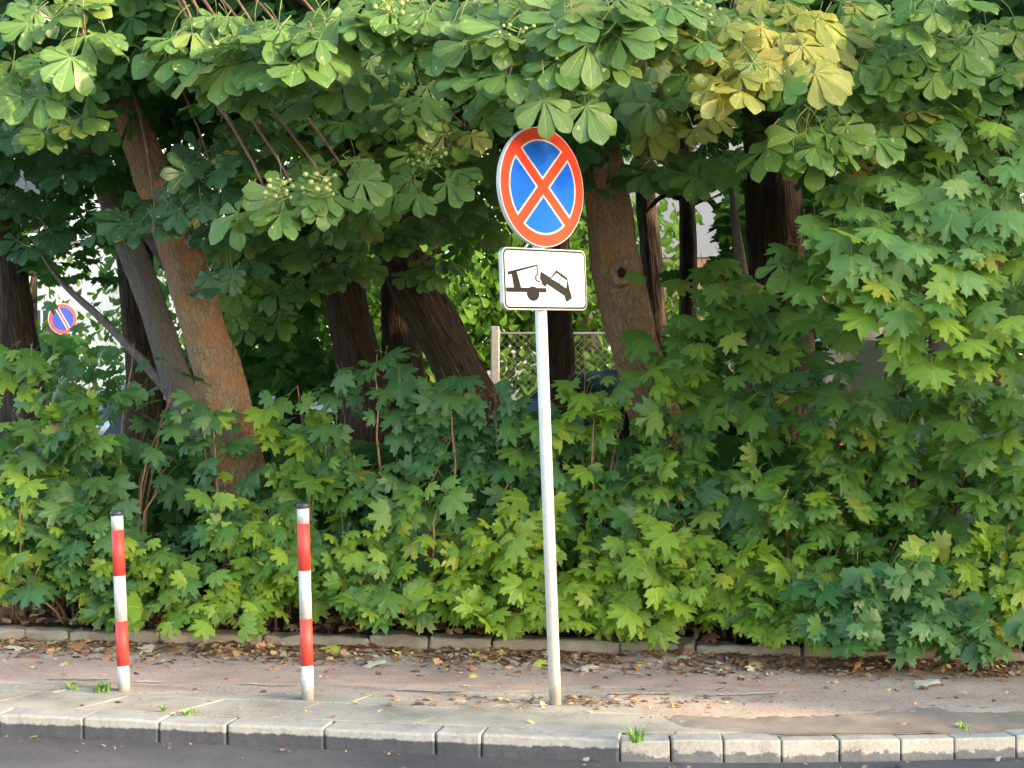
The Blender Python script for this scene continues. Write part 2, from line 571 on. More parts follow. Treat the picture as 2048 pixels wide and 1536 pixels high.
def rear_y(x):
    return 9.45 - 0.133 * x


def sheet(name, x0, x1, y0f, y1f, nx, ny, zf, mat, **props):
    V, Fc = [], []
    for j in range(ny + 1):
        for i in range(nx + 1):
            x = x0 + (x1 - x0) * i / nx
            a, b = y0f(x), y1f(x)
            y = a + (b - a) * j / ny
            V.append((x, y, zf(x, y)))
    for j in range(ny):
        for i in range(nx):
            q = j * (nx + 1) + i
            Fc.append((q, q + 1, q + nx + 2, q + nx + 1))
    me = mesh_from(name, V, Fc, smooth=True, mats=[mat])
    return link(name, me, **props)


def fbm(x, y, s, seed=0.0):
    return noise.noise(Vector((x * s + seed, y * s, seed))) + 0.5 * noise.noise(Vector((x * s * 2.1, y * s * 2.1 + seed, 3.7))) + 0.3 * noise.noise(Vector((x * s * 4.7, y * s * 4.7, seed + 9)))


# ground sheet to the horizon, just below the road; raised soil behind the back kerb is a sheet of its own
sheet('ground', -600, 600, lambda x: -600, lambda x: 900, 8, 8, lambda x, y: -0.16, MAT['yard'], kind='structure')
sheet('road', -40, 40, lambda x: -12, lambda x: kerb_y(x) + 0.06, 60, 24, lambda x, y: -KERB_H + 0.004 * fbm(x, y, 0.8), MAT['asphalt'], kind='structure')


def pave_z(x, y):
    t = y - kerb_y(x)              # distance behind the kerb face
    right = min(max((x - 0.55) / 0.7, 0), 1)
    lim = 0.62 + 0.25 * fbm(x, y, 1.1, 5.0) - right * 0.75 + (0.25 if x > -0.2 and x < 0.5 else 0)
    z = -0.034 + 0.038 * min(max((t - lim) / 0.30 + 0.5, 0), 1)
    rr = min(max(1 - (rear_y(x) - y) / .28, 0), 1)
    z += rr * rr * (0.022 + 0.03 * max(0, fbm(x, y, 1.7, 6.0)))
    return z + 0.006 * fbm(x, y, 3.0, 1.0) + 0.0025 * fbm(x, y, 14.0, 2.0)


sheet('pavement', -9, 8, lambda x: kerb_y(x) + 0.09, lambda x: rear_y(x) + 0.05, 340, 60, pave_z, MAT['dirt'], kind='structure')


def path_z(x, y):
    c0 = kerb_y(x)
    a = 8.32 - 0.05 * x + 0.05 * fbm(x, y, 0.9, 4.0)
    b = rear_y(x) - 0.42 + 0.10 * fbm(x, y, 1.3, 7.0)
    k = min(min(max((y - a) / 0.12, 0), 1), min(max((b - y) / 0.14, 0), 1))
    fade = min(max((2.6 - x) / 1.6, 0), 1)
    return pave_z(x, y) - 0.012 + (0.016 * k) * (0.25 + 0.75 * fade) + 0.004 * fbm(x, y, 5.0, 8.0) * (1 if k > .5 else 0)


sheet('cycle_path', -9, 8, lambda x: 8.15 - 0.05 * x, lambda x: rear_y(x) - 0.2, 300, 40, path_z, MAT['red_path'], kind='structure')

MAT['damp'] = ground_mat('damp_soil', [(0.28, (0.14, 0.115, 0.088)), (0.5, (0.235, 0.200, 0.158)), (0.75, (0.34, 0.292, 0.235))], 2.6, 60, bumpk=0.5)  # darker patch of ground behind the kerb at right, ragged edges
sheet('damp_soil', .3, 4.2, lambda x: kerb_y(x) + .10, lambda x: kerb_y(x) + .95, 160, 40,
      lambda x, y: pave_z(x, y) + .004 - .05 * max(0, (y - kerb_y(x) - .50 + .20 * fbm(x, y * 2, 1.3, 12.0) + .12 * fbm(x, y * 2, 6.0, 2.0) + .10 * fbm(x, y, 17.0, 5.0)) / .5) - .03 * max(0, .85 - x + .25 * fbm(x, y, 2.0, 3.3) + .15 * fbm(x, y, 11.0, 1.3)), MAT['damp'], kind='structure')
sheet('soil_bank', -14, 12, lambda x: rear_y(x) + 0.10, lambda x: 13.2, 140, 40,
      lambda x, y: 0.085 + 0.05 * (1 - math.exp(-(y - rear_y(x)))) + 0.03 * fbm(x, y, 2.0, 3.0), MAT['soil'], kind='structure')
sheet('yard', -60, 60, lambda x: 13.1, lambda x: 60, 30, 30, lambda x, y: 0.10, MAT['yard'], kind='structure')
sheet('parking_lot', -40, 40, lambda x: 14.2, lambda x: 17.2, 20, 6, lambda x, y: 0.112, MAT['asphalt'], kind='structure')


# ------------------------------------------------------------------ kerbs and slabs
def stone_mesh(length, depth, height, bev, jag, seed, sub=6):
    """a kerb stone: x along, y back, z up from -height..0 with rounded and chipped edges"""
    bm = bmesh.new()
    add_box(bm, (0, depth / 2, -height / 2), (length, depth, height), bev, 2)
    bmesh.ops.subdivide_edges(bm, edges=[e for e in bm.edges if abs(e.verts[0].co.x - e.verts[1].co.x) > length * 0.4], cuts=sub)
    for v in bm.verts:
        q = Vector((v.co.x * 7 + seed, v.co.y * 7, v.co.z * 9 + seed))
        v.co += Vector((noise.noise(q), noise.noise(q + Vector((5, 0, 0))), noise.noise(q + Vector((0, 9, 0))))) * jag
    bmesh.ops.triangulate(bm, faces=bm.faces)
    return bm


def place_along(o, a, b, z):
    d = Vector((b[0] - a[0], b[1] - a[1], 0))
    o.location = ((a[0] + b[0]) / 2, (a[1] + b[1]) / 2, z)
    o.rotation_euler = (0, 0, math.atan2(d.y, d.x))
    return d.length


def kerb_row(xs, yf, depth, height, z, bev, jag, mat, root, gap=0.005, zj=0.004):
    for i in range(len(xs) - 1):
        a = (xs[i], yf(xs[i]))
        b = (xs[i + 1], yf(xs[i + 1]))
        Ls = math.hypot(b[0] - a[0], b[1] - a[1])
        bm = stone_mesh(Ls - gap, depth, height, bev, jag, i * 3.3 + depth * 10)
        o = bm_obj('kerb_stone', bm, mat, root)
        place_along(o, a, b, z + random.uniform(-zj, zj))
        o.location = o.location - root.location


front = empty('road_kerb', (0, 7.3, 0), 'pale concrete kerb with dark stained face along the road', 'kerb')
xs_px = [(-9, None)]
kj = [0, 167, 317, 453, 647, 870, 962, 1240]
xs = [-8.6, -7.7, -6.8, -5.9, -5.1, -4.4, -3.7, -3.05] + [(p - 1024) / (412 + 37 * p / 1240) for p in kj]
kerb_row(xs, lambda x: kerb_y(x), 0.17, 0.16, 0.002, 0.012, 0.005, MAT['kerb'], front, 0.003)
gran = empty('granite_kerb', (1.4, 7.2, 0), 'speckled granite block kerb with chalky worn faces at lower right', 'kerb')
kj2 = [1240, 1342, 1447, 1563, 1680, 1805, 1917, 2048, 2180, 2310, 2440, 2580, 2720]
xs2 = [(p - 1024) / 446 for p in kj2]
kerb_row(xs2, lambda x: kerb_y(x) + 0.006, 0.13, 0.17, 0.000, 0.008, 0.003, MAT['granite'], gran, 0.006)

back = empty('old_stone_edging', (0, 9.45, 0), 'weathered old stone edging between pavement and shrubs', 'edging')
bpx = [-330, -120, 10, 105, 295, 515, 735, 853, 985, 1240, 1385, 1590, 1780, 2010, 2190, 2400]
xs3 = []
for p in bpx:
    x = (p - 1024) / 338
    xs3.append(x)
kerb_row([-6.2, -5.4, -4.7] + xs3 + [4.9, 5.8, 6.7], rear_y, 0.17, 0.20, 0.088, 0.020, 0.022, MAT['old_stone'], back, 0.004, 0.010)

gut = empty('gutter_stone', (1.9, 7.0, -0.07), 'grey concrete gutter slab in the road below the granite kerb', 'gutter')
V = []
bm = stone_mesh(1.6, 0.45, 0.08, 0.012, 0.006, 44.0, 12)
o = bm_obj('slab', bm, MAT['kerb'], gut)
o.location = (0.62, -0.32, -0.004)
o.rotation_euler = (0, 0, R(4))

# pavement slabs: rows that follow the kerb
slabs = empty('slab_paving', (0, 7.7, 0), 'pale grey concrete paving slabs behind the road kerb', 'paving')
cnt = 0
for row, (t0, t1) in enumerate(((0.178, 0.525), (0.538, 0.885), (0.898, 1.25))):
    x = -8.0 + row * 0.23
    while x < (0.75, 0.70, 0.45)[row]:
        w = random.choice((0.50, 0.50, 0.35, 0.70)) 
        if x < 1.0 and not (row == 2 and x < -1.2):
            a = Vector((x + 0.005 + t0 * 0.55, kerb_y(x) + t0, 0))
            b = Vector((x + w - 0.005 + t0 * 0.55, kerb_y(x + w) + t0, 0))
            c = Vector((x + w - 0.005 + t1 * 0.55, kerb_y(x + w) + t1, 0))
            d = Vector((x + 0.005 + t1 * 0.55, kerb_y(x) + t1, 0))
            bm = bmesh.new()
            zt = random.uniform(-0.003, 0.003)
            ctr = (a + b + c + d) / 4
            top = [bm.verts.new((p - ctr) * 0.996 + Vector((0, 0, random.uniform(-.002, .002)))) for p in (a, b, c, d)]
            mid = [bm.verts.new((p - ctr) + Vector((0, 0, -0.002))) for p in (a, b, c, d)]
            bot = [bm.verts.new((p - ctr) + Vector((0, 0, -0.05))) for p in (a, b, c, d)]
            bm.faces.new(top)
            for i in range(4):
                j = (i + 1) % 4
                bm.faces.new((mid[i], mid[j], top[j], top[i]))
                bm.faces.new((bot[i], bot[j], mid[j], mid[i]))
            bm.faces.new(bot[::-1])
            o = bm_obj('slab', bm, MAT['slab'], slabs)
            o.location = ctr + Vector((0, 0, zt)) - slabs.location
        x += w

MAT['joint'] = ground_mat('joint_soil', [(0.3, (0.035, 0.032, 0.02)), (0.5, (0.065, 0.062, 0.036)), (0.75, (0.10, 0.11, 0.05))], 8, 60)
sheet('joint_soil', -8, .8, lambda x: kerb_y(x) + .15, lambda x: kerb_y(x) + .95, 120, 6, lambda x, y: -.0095 - .03 * max(0, (x - .45)) - .05 * max(0, y - kerb_y(x) - .75), MAT['joint'], kind='structure')

# worn painted edge line
def line_piece(px0, py0, px1, py1, w):
    a, b = ground_at(px0, py0), ground_at(px1, py1)
    n = 14
    V, Fc = [], []
    for i in range(n + 1):
        p = a.lerp(b, i / n)
        e = w * (0.55 + 0.6 * random.random()) * (0.2 if i in (0, n) else 1)
        off = random.uniform(-.008, .008)
        for s in (-1, 1):
            q = Vector((p.x, p.y + off + s * e / 2, 0))
            zz = max(path_z(q.x, q.y), pave_z(q.x, q.y)) + 0.006
            V.append((q.x, q.y, zz))
    for i in range(n):
        Fc.append((2 * i, 2 * i + 2, 2 * i + 3, 2 * i + 1))
    return V, Fc


V, Fc = [], []
for seg in ((90, 1364, 225, 1361, .045), (270, 1366, 330, 1367, .04), (480, 1372, 590, 1373, .03), (790, 1383, 930, 1387, .04), (965, 1388, 1100, 1392, .05), (1130, 1392, 1340, 1391, .04), (1390, 1394, 1560, 1388, .035)):
    v, f = line_piece(*seg)
    o = len(V)
    V += v
    Fc += [tuple(i + o for i in q) for q in f]
link('painted_line', mesh_from('painted_line', V, Fc, mats=[MAT['line']]), kind='structure')


# ------------------------------------------------------------------ signs and bollards
def arc_sector(a0, a1, r, apex, n=18):
    pts = [apex]
    for i in range(n + 1):
        a = a0 + (a1 - a0) * i / n
        pts.append((r * math.cos(a), r * math.sin(a)))
    return pts


def disc(bm, r, y0, y1, n=72, bev=0.0):
    add_prism(bm, [(r * math.cos(2 * math.pi * i / n), r * math.sin(2 * math.pi * i / n)) for i in range(n)], y0, y1)


def add_cyl(bm, p0, p1, r0, r1=None, n=24):
    r1 = r0 if r1 is None else r1
    v, f, u = tube([p0, p1], [r0, r1], n)
    vs = [bm.verts.new(q) for q in v]
    for q in f:
        bm.faces.new([vs[i] for i in q])


def bm_prism(poly, y0, y1):
    bm = bmesh.new()
    add_prism(bm, poly, y0, y1)
    return bm


def sector_polys(w, r):
    """four sectors left by an X of half width w inside radius r"""
    res = []
    al = math.asin(w / r)
    for k in range(4):
        m = k * math.pi / 2
        a0, a1 = m - math.pi / 4 + al, m + math.pi / 4 - al
        ap = w * math.sqrt(2)
        res.append(arc_sector(a0, a1, r, (ap * math.cos(m), ap * math.sin(m))))
    return res


def rot_under(name, loc, lean_x, rz, parent):
    o = bpy.data.objects.new(name, None)
    COL.objects.link(o)
    return o


POST = ground_at(1111, 1408)
LEAN = math.atan((1111 - 1077) / (1408 - 498)) 
sign = empty('no_stopping_sign', POST, 'round red and blue no-stopping sign with a tow-away plate on a white pole', 'road sign')
sign.rotation_euler = (0, -LEAN, 0)
POST_H = (1408 - 262) / F_PX * POST.y / math.cos(LEAN)
bm = bmesh.new()
add_cyl(bm, (0, 0, -0.05), (0, 0, POST_H), 0.030, n=28)
bm_obj('pole', bm, MAT['post_white'], sign, True)
bm = bmesh.new()
add_cyl(bm, (0, 0, POST_H), (0, 0, POST_H + 0.012), 0.033, 0.028, 24)
bm_obj('pole_cap', bm, MAT['cap_black'], sign)
SA = R(45)
Mz = Matrix.Rotation(SA, 4, 'Z')
px_m = POST.y / F_PX
DISC_Z = (1408 - 375.5) * px_m
OFF = -0.045


def signpart(name, bm, mat, z, smooth=False, parent=sign, yo=0.0, xo=0.0):
    o = bm_obj(name, bm, mat, parent, smooth)
    if parent is sign:
        o.matrix_local = Mz @ Matrix.Translation((xo, OFF + yo, z))
    return o


RD = 0.300
# shallow pan: rim and back
bm = bmesh.new()
disc(bm, RD, 0.0, 0.024, 96)
es = [e for e in bm.edges if abs(e.verts[0].co.y - e.verts[1].co.y) < 1e-6 and abs(e.verts[0].co.y) < 1e-4]
bmesh.ops.bevel(bm, geom=es, offset=0.003, segments=2, affect='EDGES')
pan = signpart('disc', bm, MAT['sign_white'], DISC_Z)
bm = bmesh.new()
disc(bm, RD * 0.984, -0.0012, 0.001, 96)
signpart('red_ring', bm, MAT['sign_red'], DISC_Z)
for poly in sector_polys(0.086 * RD, 0.795 * RD):
    signpart('white_border', bm_prism(poly, -0.0020, -0.0010), MAT['sign_white'], DISC_Z)
for poly in sector_polys(0.118 * RD, 0.765 * RD):
    signpart('blue_sector', bm_prism(poly, -0.0028, -0.0018), MAT['sign_blue'], DISC_Z)


def rrect(w, h, r, n=6):
    pts = []
    for cx, cz, a0 in ((w / 2 - r, h / 2 - r, 0), (-w / 2 + r, h / 2 - r, 90), (-w / 2 + r, -h / 2 + r, 180), (w / 2 - r, -h / 2 + r, 270)):
        for i in range(n + 1):
            a = R(a0 + 90 * i / n)
            pts.append((cx + r * math.cos(a), cz + r * math.sin(a)))
    return pts


PW, PH = 0.60, 0.305
PLATE_Z = (1408 - 559.5) * px_m
signpart('plate', bm_prism(rrect(PW, PH, 0.035), 0.0, 0.024), MAT['sign_back'], PLATE_Z, xo=-0.004)
signpart('plate_face', bm_prism(rrect(PW - 0.004, PH - 0.004, 0.033), -0.0012, 0.001), MAT['sign_white'], PLATE_Z, xo=-0.004)
signpart('black_border', bm_prism(rrect(PW - 0.012, PH - 0.012, 0.030), -0.0020, -0.0010), MAT['sign_black'], PLATE_Z, xo=-0.004)
signpart('white_field', bm_prism(rrect(PW - 0.030, PH - 0.030, 0.023), -0.0028, -0.0018), MAT['sign_white'], PLATE_Z, xo=-0.004)


def pic(pts):
    out = []
    for x, y in pts:
        u = (x - 176) / 630
        t = 1010 - (x - 180) / 625 * 18
        b = 1467 - (x - 180) / 625 * 24
        v = (y - t) / (b - t)
        out.append(((u - 0.5) * PW, (0.5 - v) * PH))
    return out


TRUCK = [[(210, 1188), (425, 1123), (430, 1133), (274, 1186), (240, 1206), (210, 1212)], [(236, 1196), (275, 1184), (303, 1299), (250, 1303)], [(193, 1304), (490, 1292), (492, 1326), (194, 1337)],
         [(390 + 46 * math.cos(R(a)), 1340 + 54 * math.sin(R(a))) for a in range(0, 360, 15)]]
hook = [(422, 1126), (432, 1126), (432, 1195), (420, 1212), (420, 1232), (432, 1243), (446, 1238), (450, 1246), (434, 1253), (417, 1247), (409, 1232), (409, 1210), (424, 1190)]
carp = [(452, 1170), (524, 1212), (572, 1154), (655, 1208), (666, 1285), (682, 1335), (682, 1368), (666, 1370), (654, 1385), (636, 1382), (628, 1345), (510, 1272), (494, 1264), (484, 1282), (462, 1272), (456, 1242), (444, 1232)]
win1 = [(571, 1178), (601, 1198), (586, 1250), (528, 1220)]
win2 = [(608, 1203), (650, 1230), (640, 1285), (593, 1254)]
bm = bmesh.new()
for i, pts in enumerate(TRUCK):
    add_prism(bm, pic(pts), -0.0034 - .0003 * i, -0.0022)
signpart('tow_truck', bm, MAT['sign_black'], PLATE_Z, xo=-0.004)
signpart('tow_hook', bm_prism(pic(hook), -0.0034, -0.0022), MAT['sign_black'], PLATE_Z, xo=-0.004)
bm = bmesh.new()
for i, pts in enumerate(([(452, 1170), (524, 1212), (666, 1285), (682, 1335), (628, 1345), (510, 1272), (444, 1232)], [(524, 1214), (572, 1154), (655, 1208), (667, 1288)],
                         [(628, 1340), (682, 1333), (682, 1368), (666, 1370), (654, 1385), (636, 1382)], [(500, 1262), (484, 1282), (462, 1272), (452, 1236)])):
    add_prism(bm, pic(pts), -0.0034 - .0003 * i, -0.0022)
signpart('towed_car', bm, MAT['sign_black'], PLATE_Z, xo=-0.004)
for pts in (win1, win2):
    signpart('car_window', bm_prism(pic(pts), -0.0054, -0.0030), MAT['sign_white'], PLATE_Z, xo=-0.004)
for z in (DISC_Z + 0.14, DISC_Z - 0.14, PLATE_Z):
    bm = bmesh.new()
    add_box(bm, (0, 0.004, 0), (0.09, 0.078, 0.03), 0.004)
    o = bm_obj('clamp', bm, MAT['sign_back'], sign)
    o.matrix_local = Mz @ Matrix.Translation((0, -0.004, z))
bm = bmesh.new()
add_box(bm, (0, -0.0305, 0), (0.032, 0.003, 0.095), 0.001)
o = bm_obj('paper_sticker', bm, plain('weathered_sticker', (0.60, 0.52, 0.45), 0.8), sign)
o.location = (0.006, 0, (1408 - 835) * px_m)
for zz, h in ((PLATE_Z - 0.20, 0.06),):
    pass


def bollard(px, py, pxtop, pytop, segs, label):
    b = ground_at(px, py)
    s = b.y / F_PX
    H = (py - pytop) * s
    root = empty('bollard', b, label, 'bollard', 'red and white striped bollards on the pavement')
    root.rotation_euler = (R(random.uniform(-1, 1)), -math.atan((px - pxtop) / (py - pytop)), 0)
    r = 0.031
    y = 0
    for name, mat, ya, yb in segs:
        z0, z1 = (py - ya) * s, (py - yb) * s
        bm = bmesh.new()
        if name == 'cap':
            v, f, u = tube([(0, 0, z0), (0, 0, z0 + 0.002), (0, 0, z1 - 0.006), (0, 0, z1)], [r + .001, r + .0025, r + .0025, r - .003], 28)
            vs = [bm.verts.new(q) for q in v]
            for q in f:
                bm.faces.new([vs[i] for i in q])
        else:
            add_cyl(bm, (0, 0, z0 if z0 > 0.01 else -0.04), (0, 0, z1), r + (0.0006 if name == 'red_band' else 0), n=28)
        o = bm_obj(name, bm, MAT[mat], root)
        for p in o.data.polygons:
            p.use_smooth = len(p.vertices) == 4
    return root


bollard(248.5, 1382, 232.5, 1021, [('white_band', 'boll_white', 1382, 1331), ('red_band', 'boll_red', 1331, 1242), ('white_band', 'boll_white', 1242, 1151), ('red_band', 'boll_red', 1151, 1060), ('white_band', 'boll_white', 1060, 1031), ('cap', 'cap_black', 1031, 1021)], 'red and white striped bollard nearest the left edge, tilted a little left')
bollard(616, 1400, 606.5, 1005, [('white_band', 'boll_white', 1400, 1330), ('red_band', 'boll_red', 1330, 1236), ('white_band', 'boll_white', 1236, 1140), ('red_band', 'boll_red', 1140, 1046), ('white_band', 'boll_white', 1046, 1016), ('cap', 'cap_black', 1016, 1005)], 'red and white striped bollard between the left bollard and the sign pole')

# far no-parking sign
MAT['far_blue'] = plain('weathered_blue', (0.006, 0.035, 0.26), .6, spec=.15)
MAT['far_red'] = plain('weathered_red', (0.42, 0.04, 0.05), .6, spec=.15)
FD = 20.0
fc = at(122, 638, FD)
fs = empty('no_parking_sign', (fc.x, FD, 0.11), 'small distant blue no-parking sign with red rim seen through the left trees', 'road sign')
fr = 0.5 * 62 / F_PX * FD
hz = fc.z - 0.11
bm = bmesh.new()
add_cyl(bm, (0, 0, 0), (0, 0, hz + fr), 0.03, n=16)
bm_obj('pole', bm, MAT['cap_black'], fs, True)
Mf = Matrix.Rotation(R(44), 4, 'Z') @ Matrix.Translation((0, -0.045, hz)) @ Matrix.Rotation(R(12), 4, 'Y')
for nm, bm_, mt in (('disc', bm_prism([(fr * math.cos(i * math.pi / 24), fr * math.sin(i * math.pi / 24)) for i in range(48)], 0, 0.02), 'sign_white'),
                    ('red_rim', bm_prism([(fr * .98 * math.cos(i * math.pi / 24), fr * .98 * math.sin(i * math.pi / 24)) for i in range(48)], -0.003, 0.001), 'far_red'),
                    ('blue_field', bm_prism([(fr * .76 * math.cos(i * math.pi / 24), fr * .76 * math.sin(i * math.pi / 24)) for i in range(48)], -0.006, -0.002), 'far_blue'),
                    ('white_bar', bm_prism([(-.53 * fr - .085 * fr, .53 * fr - .085 * fr), (.53 * fr - .085 * fr, -.53 * fr - .085 * fr), (.53 * fr + .085 * fr, -.53 * fr + .085 * fr), (-.53 * fr + .085 * fr, .53 * fr + .085 * fr)], -0.009, -0.005), 'sign_white'),
                    ('red_bar', bm_prism([(-.53 * fr - .055 * fr, .53 * fr - .055 * fr), (.53 * fr - .055 * fr, -.53 * fr - .055 * fr), (.53 * fr + .055 * fr, -.53 * fr + .055 * fr), (-.53 * fr + .055 * fr, .53 * fr + .055 * fr)], -0.012, -0.008), 'far_red')):
    o = bm_obj(nm, bm_, MAT[mt], fs)
    o.matrix_local = Mf


# ------------------------------------------------------------------ leaf shapes
def leaflet(length, width, ang, droop, fold, tipx=0.0, steps=6):
    """obovate, pointed leaflet from the origin; returns verts, faces, uvs"""
    prof = [(0.0, 0.05), (0.16, 0.17), (0.35, 0.44), (0.54, 0.76), (0.70, 0.97), (0.82, 0.98), (0.90, 0.76), (0.955, 0.36), (1.0, 0.0)]
    V, UV, Fc = [], [], []
    ca, sa = math.cos(ang), math.sin(ang)
    for t, w in prof:
        zc = -droop * t * t * length
        for s in (-1, 0, 1):
            x = s * w * width / 2
            y = t * length * (1 - 0.18 * droop * t)
            z = zc - (-fold) * abs(s) * w * width / 2 + 0.02 * length * math.sin(t * 17) * abs(s)
            V.append((x * ca + y * sa, -x * sa + y * ca, z))
            UV.append((s * w * 0.5, t))
    for i in range(len(prof) - 1):
        for s in (0, 1):
            a = i * 3 + s
            Fc.append((a, a + 1, a + 4, a + 3))
    return V, Fc, UV


def petiole_mesh(length, r, rise, sag=0.25):
    a = Vector((0, 0, 0))
    c = Vector((0, -length, rise))
    b = Vector((0, -length * 0.5, rise * 0.5 + length * sag))
    return tube(bez(a, b, c, 4), [r * .8, r * .8, r, r * 1.3], 4, cap=False)


def with_mats(parts):
    """parts: list of ((V,F,UV), material index)"""
    V, Fc, UV, fm = [], [], [], []
    for (v, f, u), mi in parts:
        o = len(V)
        V += [tuple(q) for q in v]
        UV += u
        Fc += [tuple(i + o for i in q) for q in f]
        fm += [mi] * len(f)
    return V, Fc, UV, fm


def chestnut_geo(seed, petiole=True, n=7):
    r = random.Random(seed)
    specs = {7: [(0, 1.0), (38, .95), (-38, .95), (78, .74), (-78, .74), (122, .46), (-122, .46)],
             5: [(0, 1.0), (45, .92), (-45, .92), (95, .62), (-95, .62)]}[n]
    parts = []
    for i, (a, l) in enumerate(specs):
        L = l * r.uniform(.92, 1.06)
        v = leaflet(L, L * r.uniform(.43, .53), R(a + r.uniform(-9, 9)), r.uniform(.05, .40), r.uniform(.02, .16))
        v = ([Vector(q) + Vector((0, 0, -0.004 * i)) for q in v[0]], v[1], v[2])
        parts.append((v, 0))
    if petiole:
        parts.append((petiole_mesh(0.85, 0.012, 0.30), 1))
    return with_mats(parts)


def maple_geo(seed, petiole=True):
    r = random.Random(seed)
    half = [(0, 1.02), (.05, .90), (.17, .86), (.145, .74), (.19, .60), (.29, .64), (.40, .74), (.62, .82), (.54, .66), (.67, .58), (.55, .46), (.46, .36), (.56, .34), (.76, .24), (.59, .13), (.53, -.05), (.34, -.04), (.14, -.11)]
    pts = [(x * r.uniform(.93, 1.07), y) for x, y in half]
    left = [(-x * r.uniform(.93, 1.07), y) for x, y in half[1:]][::-1]
    out = pts + [(0, 0.0)] + left
    c = Vector((0, .26, 0))
    dr, fo = r.uniform(.10, .34), r.uniform(.04, .12)
    tw = r.uniform(-.15, .15)

    def z(x, y):
        rr = x * x + (y - .26) ** 2
        a = math.atan2(x, y - .02)
        return -dr * rr + fo * math.cos(a * 5.2) * math.sqrt(rr) * .5 + tw * x * y
    V, UV, Fc = [], [], []
    V.append((0, .26, z(0, .26)))
    UV.append((0, .26))
    n = len(out)
    for k in (.5, 1.0):
        for x, y in out:
            q = c.lerp(Vector((x, y, 0)), k)
            V.append((q.x, q.y, z(q.x, q.y)))
            UV.append((q.x, q.y))
    for i in range(n):
        j = (i + 1) % n
        Fc.append((0, 1 + j, 1 + i))
        Fc.append((1 + i, 1 + j, 1 + n + j, 1 + n + i))
    V = [(x, y, zz - z(0, 0)) for x, y, zz in V]
    parts = [((V, Fc, UV), 0)]
    if petiole:
        parts.append((petiole_mesh(0.62, 0.010, 0.22), 1))
    return with_mats(parts)


def leaf_meshes(maker, mat, n, **kw):
    res = []
    for s in range(n):
        V, Fc, UV, fm = maker(s * 7 + 3, **kw)
        res.append(mesh_from('leaf', V, Fc, True, UV, [mat, MAT['petiole']], fm))
    return res


LM = {k: leaf_meshes(chestnut_geo, MAT[k], 6) for k in ('chestnut', 'chestnut_yellow', 'chestnut_blue', 'chestnut_light')}
for k in ('maple', 'maple_blue', 'maple_fresh', 'maple_pale'):
    LM[k] = leaf_meshes(maple_geo, MAT[k], 7)


def small_leaf_geo(seed, petiole=False):
    r = random.Random(seed)
    return with_mats([(leaflet(1.0, r.uniform(.42, .6), 0, r.uniform(0, .3), .2), 0)])


def frame(pos, d, n, size):
    y = Vector(d).normalized()
    z = Vector(n)
    z = z - y * z.dot(y)
    z = z.normalized() if z.length > 1e-5 else y.orthogonal().normalized()
    x = y.cross(z)
    M = Matrix(((x.x, y.x, z.x, pos[0]), (x.y, y.y, z.y, pos[1]), (x.z, y.z, z.z, pos[2]), (0, 0, 0, 1)))
    return M @ Matrix.Scale(size, 4)


def joined_leaves(name, geos, mats, parent, matA, off=Vector((0, 0, 0)), **props):
    """many leaves as one mesh: geos list of (V,F,UV,fm); mats list of 4x4 matrices"""
    nv, VV, FV, LS, UVs = 0, [], [], [], []
    order = [random.randrange(len(geos)) for _ in mats]
    for gi, g in enumerate(geos):
        idx = [i for i, k in enumerate(order) if k == gi]
        if not idx:
            continue
        M = np.array([np.array(mats[i]) for i in idx])
        v = np.array([tuple(q) + (1,) for q in g[0]])
        W = np.einsum('nij,kj->nki', M, v)[:, :, :3]
        W = W - np.array(off)
        k = len(v)
        tri = []
        for f in g[1]:
            for q in range(1, len(f) - 1):
                tri.append((f[0], f[q], f[q + 1]))
        tri = np.array(tri)
        T = tri[None] + (np.arange(len(idx)) * k)[:, None, None] + nv
        nv += k * len(idx)
        VV.append(W.reshape(-1, 3))
        FV.append(T.reshape(-1, 3))
        UVs.append(np.tile(np.array(g[2]), (len(idx), 1)))
    VV = np.concatenate(VV)
    FV = np.concatenate(FV)
    UVs = np.concatenate(UVs)
    me = bpy.data.meshes.new(name)
    me.vertices.add(len(VV))
    me.vertices.foreach_set('co', VV.astype(np.float32).ravel())
    me.loops.add(FV.size)
    me.loops.foreach_set('vertex_index', FV.astype(np.int32).ravel())
    me.polygons.add(len(FV))
    me.polygons.foreach_set('loop_start', np.arange(0, FV.size, 3, dtype=np.int32))
    me.polygons.foreach_set('use_smooth', np.ones(len(FV), dtype=bool))
    ul = me.uv_layers.new(name='UVMap')
    ul.data.foreach_set('uv', UVs[FV.ravel()].astype(np.float32).ravel())
    me.materials.append(matA)
    me.update()
    me.validate()
    return link(name, me, parent, **props)


G_CH = [chestnut_geo(s, False, 5) for s in range(4)]
G_MA = [maple_geo(s, False) for s in range(4)]
G_SM = [small_leaf_geo(s) for s in range(3)]


def rv(s=1.0):
    return Vector((random.gauss(0, s), random.gauss(0, s), random.gauss(0, s)))


def put_leaf(kind, parent, pos, d, n, size):
    o = bpy.data.objects.new('leaf', random.choice(LM[kind]))
    COL.objects.link(o)
    o.parent = parent
    o.matrix_local = Matrix.Translation(-parent.location) @ frame(pos, d, n, size)
    return o


def branch_obj(parent, pts, r0, r1, mat, name='branch', sides=6):
    n = len(pts)
    V, Fc, UV = tube(local(parent, pts), [r0 + (r1 - r0) * i / (n - 1) for i in range(n)], sides)
    return link(name, mesh_from(name, V, Fc, True, UV, [mat]), parent)


